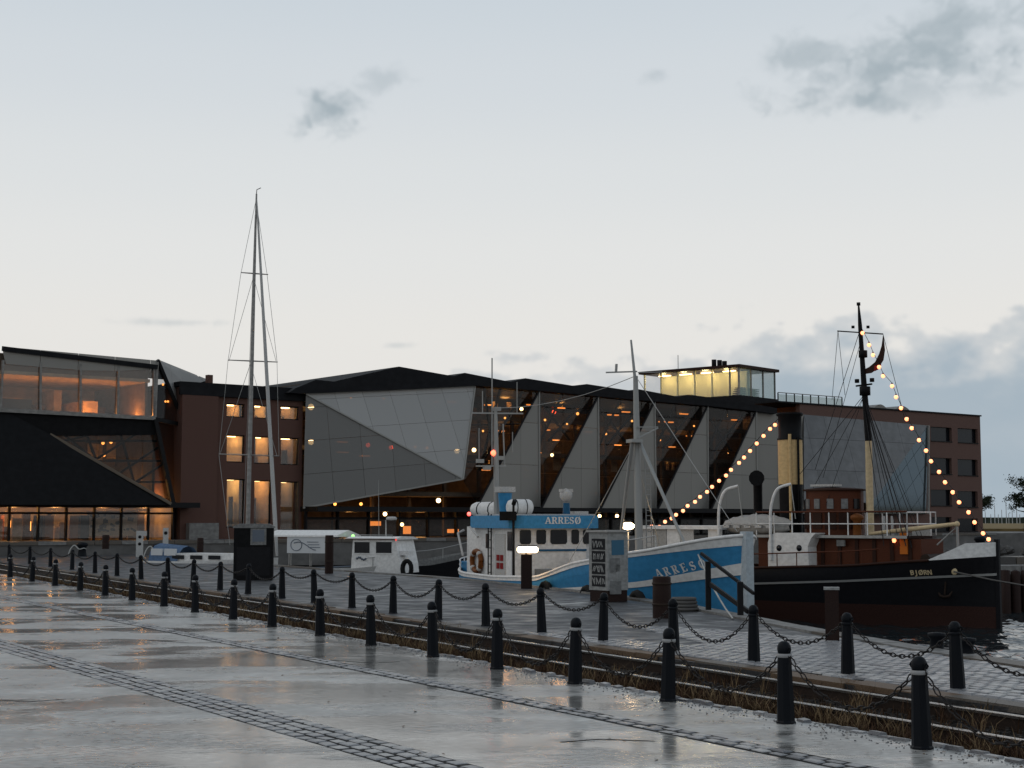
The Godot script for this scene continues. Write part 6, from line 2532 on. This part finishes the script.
	for k in 6:
		ball(st, eb + Vector3(-0.24 + k * 0.1, 0.06 * sin(k * 1.2), 0), 0.06, 6)
	put(st, "emblem", "print_grey", cab)
	st = S()
	box(st, at(fr, 403, 553, 0.5), Vector3(0.9, 0.22, 0.5))
	put(st, "fore_locker", "white_paint", g)
	st = S()
	tube(st, [at(fr, 386, 537, 0.2), at(fr, 386, 520, 0.2)], 0.035, 5)
	lathe(st, [Vector2(0, -0.09), Vector2(0.26, -0.07), Vector2(0.28, 0.02), Vector2(0.2, 0.09), Vector2(0, 0.1)], 12, Transform3D(Basis.IDENTITY, at(fr, 391.5, 518.5, 0.2)))
	put(st, "radar", "white_worn", g)
	st = S()
	tube(st, [at(fr, 379, 538, 0.4), at(fr, 378.5, 480, 0.4)], [0.02, 0.01], 5)
	put(st, "aerial", "rigging_pale", g)
	st = S()
	ball(st, at(fr, 396, 539, 0.9), 0.06)
	put(st, "side_light", "lamp_signal", g)
	st = S()
	var fr_ring := []
	for k in 15:
		var a := TAU * k / 14.0
		fr_ring.append(at(fr, 407, 569, 1.35) + Vector3(cos(a) * 0.25, sin(a) * 0.4, 0))
	tube(st, fr_ring, 0.12, 6, false)
	put(st, "tyre_fender", "rubber", g)
	# dark wooden boat with a pale sheer
	fr = Frame.new(Vector3(-1.8, -1.2, -84.0), Vector3(0.97, 0, -0.22))
	g = framed("dark_boat", "dark wooden boat with a pale sheer strake lying beyond the cutter stern", "boat", fr)
	h = Hull.new()
	h.length = 8.0
	h.beam = 1.5
	h.bow = 0.5
	h.sheer = [[0.0, 2.0], [-3.0, 1.45], [-8.0, 1.1]]
	strake(g, "hull", "hull_black", h, [[0.0, -0.3], [-8.0, -0.3]], [[0.0, 1.72], [-3.0, 1.2], [-8.0, 0.9]])
	strake(g, "sheer_strake", "poster", h, [[0.0, 1.72], [-3.0, 1.2], [-8.0, 0.9]], h.sheer, 0.02)
	deck(g, "deck_wood", h, 0.25)
	var rl := []
	for k in 8:
		var x := -0.5 - k * 0.9
		rl.append(h.point(x, h.top(x), 1.0, -0.06))
	posts_and_rails(g, rl, 0.55, [1.0], "rigging_pale", 0.025, 2)

# ================= things on the quay
func upright(called, label, cat, px, py, level := 0.0, group := "") -> Node3D:
	var p := on_level(px, py, level)
	var dir := Vector3(p.x, 0, p.z).normalized()
	return thing(called, label, cat, Transform3D(Basis(Vector3.UP, atan2(-p.x, -p.z)), p), group)

func build_quay_things():
	# black kiosk
	var g := upright("kiosk", "tall black kiosk with a rounded pale top and a grey notice on its front", "kiosk", 253, 580.5)
	g.rotation.y -= 0.03
	var d := -g.position.z
	var s := d / 1506.0
	var w := 39.0 * s
	var hgt := 55.0 * s
	var st := S()
	box2(st, Vector3(-w / 2, 0.06, -1.5), Vector3(w / 2, hgt - 0.12, 0))
	put(st, "body", "soot_black", g)
	st = S()
	prism(st, [Vector2(-w / 2 - 0.04, hgt - 0.12), Vector2(w / 2 + 0.04, hgt - 0.12), Vector2(w / 2 + 0.04, hgt - 0.06), Vector2(w * 0.38, hgt + 0.05), Vector2(-w * 0.38, hgt + 0.05), Vector2(-w / 2 - 0.04, hgt - 0.06)], -1.54, 0.04)
	put(st, "roof", "poster", g)
	st = S()
	box2(st, Vector3(-0.08 * w, hgt * 0.64, 0.0), Vector3(0.32 * w, hgt - 0.14, 0.03))
	var nt := put(st, "notice", "poster", g)
	st = S()
	box2(st, Vector3(-0.03 * w, hgt * 0.70, 0.03), Vector3(0.27 * w, hgt - 0.20, 0.035))
	put(st, "notice_sheet", "print_grey", nt)
	st = S()
	box2(st, Vector3(-w / 2 + 0.03, 0.0, -1.47), Vector3(w / 2 - 0.03, 0.06, -0.03))
	put(st, "base", "dark_steel", g)
	st = S()
	box2(st, Vector3(-w / 2 + 0.12, 0.2, 0.0), Vector3(w / 2 - 0.12, hgt * 0.6, 0.012))
	put(st, "door", "hull_black", g)
	# poster cabinet
	g = upright("poster_cabinet", "white cabinet pasted with black lettered posters beside the blue cutter", "cabinet", 618, 602)
	g.rotation.y += 0.74
	s = -g.position.z / 1506.0
	hgt = 71.0 * s
	st = S()
	box2(st, Vector3(-0.42, 0.35, -0.84), Vector3(0.42, hgt - 0.06, 0.0))
	put(st, "body", "poster_pale", g)
	st = S()
	box2(st, Vector3(-0.48, hgt - 0.06, -0.9), Vector3(0.48, hgt, 0.06))
	put(st, "roof", "canvas", g)
	st = S()
	box2(st, Vector3(-0.40, 0.0, -0.82), Vector3(0.40, 0.35, -0.02))
	put(st, "base", "pile_wood", g)
	for side in 2:
		var xf := Transform3D(Basis.IDENTITY, Vector3(0, 0, 0.006)) if side == 1 else Transform3D(Basis(Vector3.UP, -PI / 2), Vector3(-0.426, 0, -0.42))
		if side == 0:
			for k in 4:
				st = S()
				var c := Vector3(0.02, hgt - 0.42 - k * 0.37, 0)
				box(st, c, Vector3(0.6, 0.33, 0.012))
				var po := put(st, "poster", "print_black", g)
				po.transform = xf
				st = S()
				var x := -0.24
				while x < 0.2:
					var ww := rng.randf_range(0.09, 0.15)
					var lh := rng.randf_range(0.16, 0.22)
					for stroke in 3:
						var slant := rng.randf_range(-0.5, 0.5) if stroke < 2 else PI / 2
						box(st, c + Vector3(x + ww * (0.2 + 0.5 * stroke if stroke < 2 else 0.45), rng.randf_range(-0.05, 0.05) if stroke == 2 else 0.0, 0.009), Vector3(0.032, lh if stroke < 2 else ww * 0.8, 0.008), Basis(Vector3(0, 0, 1), slant))
					x += ww + 0.03
				put(st, "bold_print", "poster_pale", po)
		else:
			for l in [[0.0, 0.42, 0.5, 0.45, "print_blue"], [-0.12, 0.95, 0.42, 0.42, "poster"], [0.14, 1.18, 0.44, 0.5, "poster_pale"], [-0.1, 1.62, 0.46, 0.4, "poster"]]:
				st = S()
				box(st, Vector3(l[0], hgt - 0.1 - l[1], 0), Vector3(l[2], l[3], 0.012), Basis(Vector3(0, 0, 1), rng.randf_range(-0.1, 0.1)))
				var po := put(st, "poster", l[4], g)
				po.transform = xf
	# lamp pillar in front of the wheelhouse
	g = upright("lamp_pillar", "short dark timber pillar with a lit tube lamp on top, before the white wheelhouse", "lamp", 526.5, 588.5)
	s = -g.position.z / 1506.0
	st = S()
	box2(st, Vector3(-0.2, 0, -0.2), Vector3(0.2, 34 * s, 0.2))
	put(st, "pillar", "pile_wood", g)
	st = S()
	var ly := 38.5 * s
	tube(st, [Vector3(-0.34, ly, 0.05), Vector3(-0.28, ly, 0.05), Vector3(0.36, ly, 0.05), Vector3(0.42, ly, 0.05)], [0.05, 0.11, 0.11, 0.05], 10)
	put(st, "tube_lamp", "flood_glow", g)
	st = S()
	box2(st, Vector3(-0.3, ly + 0.11, -0.08), Vector3(0.38, ly + 0.15, 0.16))
	box2(st, Vector3(-0.04, 34 * s, -0.03), Vector3(0.04, ly - 0.1, 0.03))
	put(st, "lamp_holder", "dark_steel", g)
	lamp_light(g, Vector3(0.04, ly, -0.25), 1.5, Color(1, 0.82, 0.6), 0.15)
	# tall dark pole with a box
	g = upright("signal_pole", "thin black pole carrying a black box, in front of the wheelhouse side", "pole", 513.5, 583)
	s = -g.position.z / 1506.0
	st = S()
	tube(st, [Vector3(0, 0, 0), Vector3(0, 82 * s, 0)], [0.06, 0.05], 8)
	put(st, "pole", "dark_steel", g)
	st = S()
	box2(st, Vector3(-0.55, 62 * s, -0.2), Vector3(0.12, 71 * s, 0.14))
	put(st, "box", "soot_black", g)
	st = S()
	tube(st, [Vector3(0, 78 * s, 0), Vector3(0.05, 82 * s, 0.1)], 0.09, 8)
	put(st, "cap", "dark_steel", g)
	# timber mooring piles
	for p in [[662, 618, 41, 18.5, "thick dark red mooring pile standing at the cutter bow", "pile_wood"], [832.5, 642, 54, 13.5, "pale-capped square mooring post at the quay edge before the tug", "pile_wood"], [329, 573.5, 38, 8.5, "dark timber pile between the tarpaulin boat and the motor boat", "pile_wood"], [200, 562, 24, 6.5, "dark timber pile beside the blue spray hood", "pile_wood"], [105.5, 549, 14, 7.0, "short dark red box post on the terrace edge", "pile_wood"]]:
		var lev := 0.9 if p[0] < 110 else 0.0
		g = upright("mooring_pile", p[4], "post", p[0], p[1], lev)
		s = -g.position.z / 1506.0
		st = S()
		var r: float = p[3] * s * 0.5
		if p[0] == 832.5:
			box2(st, Vector3(-r, 0, -r), Vector3(r, p[2] * s - 0.05, r))
			put(st, "post", p[5], g)
			st = S()
			box2(st, Vector3(-r - 0.02, p[2] * s - 0.05, -r - 0.02), Vector3(r + 0.02, p[2] * s, r + 0.02))
			put(st, "cap", "poster_pale", g)
		else:
			lathe(st, [Vector2(r, 0), Vector2(r, p[2] * s * 0.5), Vector2(r * 0.97, p[2] * s - 0.04), Vector2(r * 0.9, p[2] * s), Vector2(0, p[2] * s)], 14)
			put(st, "post", p[5], g)
			for k in 2:
				st = S()
				lathe(st, [Vector2(r + 0.004, p[2] * s * (0.3 + 0.5 * k)), Vector2(r + 0.015, p[2] * s * (0.3 + 0.5 * k) + 0.01), Vector2(r + 0.015, p[2] * s * (0.3 + 0.5 * k) + 0.05), Vector2(r + 0.004, p[2] * s * (0.3 + 0.5 * k) + 0.06)], 14)
				put(st, "band", "rail_steel", g)
	# gangway rail down to the boats
	var a0 := on_level(708.5, 612, 0.0)
	var a1 := on_level(740.5, 617, 0.0)
	g = thing("gangway_rail", "black sloping handrail beside the blue cutter bow", "railing", Transform3D(Basis.IDENTITY, a0))
	var e := a1 - a0
	s = -a0.z / 1506.0
	st = S()
	box2(st, Vector3(-0.07, 0, -0.07), Vector3(0.07, 50 * s, 0.07))
	put(st, "post", "dark_steel", g)
	st = S()
	box2(st, e + Vector3(-0.07, -0.3, -0.07), e + Vector3(0.07, 33 * s, 0.07))
	put(st, "post", "dark_steel", g)
	st = S()
	bar(st, Vector3(-0.18, 58 * s, 0), e + Vector3(0.35, 22 * s, 0), 0.06, 0.08)
	put(st, "handrail", "dark_steel", g)
	st = S()
	bar(st, Vector3(0, 29 * s, 0), e + Vector3(0.2, 5 * s, 0), 0.06, 0.12)
	put(st, "lower_rail", "dark_steel", g)
	# mooring bollards low on the quay edge
	for p in [[937, 650, "left"], [967, 656, "right"]]:
		g = upright("mooring_bollard", "squat black mooring bollard at the quay edge before the tug bow", "bollard", p[0], p[1], 0.0, "squat bollards on the quay edge")
		st = S()
		lathe(st, [Vector2(0.14, 0), Vector2(0.13, 0.05), Vector2(0.12, 0.2), Vector2(0.17, 0.26), Vector2(0.17, 0.32), Vector2(0.0, 0.34)], 12)
		put(st, "post", "iron", g)
		st = S()
		box2(st, Vector3(-0.22, 0.0, -0.18), Vector3(0.22, 0.04, 0.18))
		put(st, "base_plate", "iron", g)
	# dark cable reel by the bow
	g = upright("rope_coil", "dark coil of mooring rope lying by the dark red pile", "rope", 684, 611)
	st = S()
	for k in 4:
		var ring := []
		for i in 17:
			var t := TAU * i / 16.0
			ring.append(Vector3(cos(t) * (0.36 - k * 0.02), 0.06 + k * 0.09, sin(t) * (0.36 - k * 0.02)))
		tube(st, ring, 0.05, 6, false)
	put(st, "coil", "rope", g)
	# white marker posts and small items on the terrace edge
	for p in [[139.5, 551, 20, 7, "white post with two dark holes and a bracket, before the lit shop front"], [165.5, 545, 17, 5.5, "white narrow post with one dark hole, before the lit shop front"]]:
		g = upright("marker_post", p[4], "post", p[0], p[1], 0.9 if p[0] > 150 else 0.4)
		s = -g.position.z / 1506.0
		st = S()
		var ww: float = p[3] * s * 0.5
		box2(st, Vector3(-ww, -0.4, -0.15), Vector3(ww, p[2] * s, 0.0))
		if p[0] < 150:
			box2(st, Vector3(ww, p[2] * s * 0.75, -0.15), Vector3(ww + 0.22, p[2] * s, 0.0))
		put(st, "post", "white_worn", g)
		st = S()
		for k in (2 if p[0] < 150 else 1):
			lathe(st, [Vector2(0, 0.01), Vector2(0.11, 0.01), Vector2(0.11, -0.02)], 10, Transform3D(Basis(Vector3(1, 0, 0), Vector3(0, 0, 1), Vector3(0, -1, 0)), Vector3(0, p[2] * s * (0.7 - 0.35 * k), 0)))
		put(st, "hole", "rubber", g)
	for p in [[82, 548.5], [20, 546], [158, 550]]:
		g = upright("terrace_bollard", "dark squat mooring bollard with a pale rope loop by the terrace wall", "bollard", p[0], p[1] + 8.0, 0.0, "rope-looped bollards by the terrace wall")
		st = S()
		lathe(st, [Vector2(0.34, 0), Vector2(0.30, 0.06), Vector2(0.24, 0.4), Vector2(0.27, 0.62), Vector2(0.38, 0.72), Vector2(0.38, 0.84), Vector2(0.24, 0.93), Vector2(0, 0.96)], 14)
		put(st, "post", "iron", g)
		st = S()
		tube(st, bend([Vector3(0.25, 0.5, 0.1), Vector3(0.1, 0.56, 0.3), Vector3(-0.2, 0.5, 0.26), Vector3(-0.5, 0.75, 0.1), Vector3(-0.75, 0.5, 0.1), Vector3(-0.9, 0.05, 0.15)]), 0.035, 6)
		put(st, "rope_loop", "rope_pale", g)

# ================= the right-hand shore: stone pier, trees, far masts
func boulder(r: float, seed_: int) -> ArrayMesh:
	var st := S()
	var n := FastNoiseLite.new()
	n.seed = seed_
	n.frequency = 0.9
	var pt := func(i, k):
		var th = PI * i / 5.0
		var ph = TAU * (k % 8) / 8.0
		var v := Vector3(sin(th) * cos(ph), cos(th), sin(th) * sin(ph))
		return v * r * (1.0 + 0.55 * n.get_noise_3dv(v * 1.6)) * Vector3(1.15, 0.75, 1.0)
	for i in 5:
		for k in 8:
			var a = pt.call(i, k)
			var b = pt.call(i, k + 1)
			var c = pt.call(i + 1, k + 1)
			var d = pt.call(i + 1, k)
			if i > 0:
				tri(st, a, b, c)
			if i < 4:
				tri(st, a, c, d)
	return mesh_of(st)

func build_right_shore():
	# timber faced pier end
	var p := at_depth(1001, 585, 60.0)
	var g := thing("timber_pier", "dark timber-faced pier with pale stone top behind the tug bow", "pier", Transform3D(Basis(Vector3.UP, 0.25), Vector3(p.x, -1.2, p.z)))
	var st := S()
	box2(st, Vector3(0.0, -0.6, -9.0), Vector3(14.0, 1.5, 0.0))
	put(st, "body", "quay_wall", g)
	for k in 26:
		st = S()
		lathe(st, [Vector2(0.2, -0.6), Vector2(0.19, 1.62 + rng.randf_range(-0.06, 0.1)), Vector2(0.0, 1.70)], 8, Transform3D(Basis.IDENTITY, Vector3(0.1 + k * 0.46, 0, 0.16)))
		put(st, "pile", "pile_wood", g)
	for r in 2:
		for k in 10:
			st = S()
			var y: float = [1.5, 1.8][r]
			var z: float = [-0.3, -1.6, -2.8][r]
			box(st, Vector3(0.5 + k * 1.25 + (0.6 if r % 2 else 0.0), y + 0.17, z - 0.7), Vector3(1.2, 0.35, 1.5), Basis(Vector3.UP, rng.randf_range(-0.02, 0.02)))
			put(st, "stone_block", ["concrete", "rock", "edge_board_grey"][(r + (k if r == 1 else 0)) % 3], g)
	var bs := [boulder(0.30, 2), boulder(0.34, 5), boulder(0.26, 8)]
	for k in 12:
		var o := put_mesh(bs[k % 3], "boulder", "rock", self)
		tag(o, "grey rounded boulder heaped on the stone top of the timber pier", "boulder", "boulders on the timber pier")
		o.transform = Transform3D(Basis(Vector3.UP, rng.randf() * TAU), g.transform * Vector3(0.35 + k * 0.62, 2.25 + rng.randf_range(-0.1, 0.2), -3.6 - rng.randf_range(0.0, 1.6)))
	# dark cowl on the pier beside the tug bow
	var d := thing("pier_capstan", "dark iron capstan standing on the pier behind the tug bow", "capstan", Transform3D(Basis.IDENTITY, g.transform * Vector3(0.35, 2.16, -2.0)))
	st = S()
	lathe(st, [Vector2(0.36, 0), Vector2(0.3, 0.06), Vector2(0.16, 0.2), Vector2(0.14, 0.5), Vector2(0.2, 0.62), Vector2(0.26, 0.72), Vector2(0.2, 0.82), Vector2(0.0, 0.86)], 12)
	put(st, "drum", "iron", d)
	# trees
	for t in [[978.5, 516, 486, 215, 4.2, 21, "small dark tree showing past the corner of the brick block"], [1025, 516, 474, 190, 4.6, 22, "dark leafy tree standing on the field beside the brick block"]]:
		make_tree(t)
	# masts of far boats beyond the field
	for k in 12:
		var px: float = [985.5, 991, 995, 998.5, 1002, 1006.5, 1009, 1012.5, 1017, 1020, 1028, 1036][k]
		var hh: float = [10, 8, 16, 8, 12, 19, 9, 14, 17, 8, 12, 15][k]
		var base := at_depth(px, 524, 455.0)
		base.y = -1.2
		var m := thing("far_yacht", "far-off white yacht with a bare mast lying beyond the brown field", "yacht", Transform3D(Basis.IDENTITY, base), "yachts beyond the field")
		st = S()
		tube(st, [Vector3(0, 1.0, 0), Vector3(0, 2.4 + hh * 0.34, 0)], [0.13, 0.09], 5)
		put(st, "mast", "white_worn", m)
		st = S()
		prism(st, [Vector2(-4, 0), Vector2(3.4, 0), Vector2(4.6, 1.4), Vector2(-4.2, 1.1)], -1.2, 1.2)
		put(st, "hull", "white_worn", m)

func make_tree(t):
	var base := at_depth(t[0], t[1], t[3])
	base.y = 1.2
	var top := at_depth(t[0], t[2], t[3]).y - base.y
	var g := thing("leafy_tree", t[6], "tree", Transform3D(Basis.IDENTITY, base))
	var r := RandomNumberGenerator.new()
	r.seed = t[5]
	var st := S()
	tube(st, [Vector3(0, -0.3, 0), Vector3(0.1, top * 0.3, 0), Vector3(0.0, top * 0.6, 0.1), Vector3(0.1, top * 0.9, 0)], [0.22, 0.17, 0.1, 0.03], 8)
	var tips := []
	for k in 16:
		var a := r.randf() * TAU
		var y0 := top * r.randf_range(0.3, 0.75)
		var reach: float = t[4] * 0.5 * r.randf_range(0.5, 1.0)
		var tip := Vector3(cos(a) * reach, y0 + top * r.randf_range(0.08, 0.24), sin(a) * reach)
		tube(st, [Vector3(0, y0, 0), Vector3(cos(a) * reach * 0.5, y0 + 0.15, sin(a) * reach * 0.5), tip], [0.08, 0.05, 0.02], 5)
		tips.append(tip)
		tips.append(Vector3(cos(a) * reach * 0.5, y0 + top * 0.12, sin(a) * reach * 0.5))
	put(st, "trunk", "bark", g)
	st = S()
	for p in tips:
		var clump := r.randf_range(0.45, 0.95)
		for k in 95:
			var v := Vector3(r.randfn(), r.randfn() * 0.75, r.randfn()) * 0.42 * clump
			var c: Vector3 = p + v
			var e1 := Vector3(r.randfn(), r.randfn(), r.randfn()).normalized() * r.randf_range(0.07, 0.15)
			var e2 := e1.cross(Vector3(r.randfn(), r.randfn(), r.randfn())).normalized() * r.randf_range(0.05, 0.10)
			quad(st, c - e1, c + e2, c + e1, c - e2)
	put(st, "crown", "leaf", g)
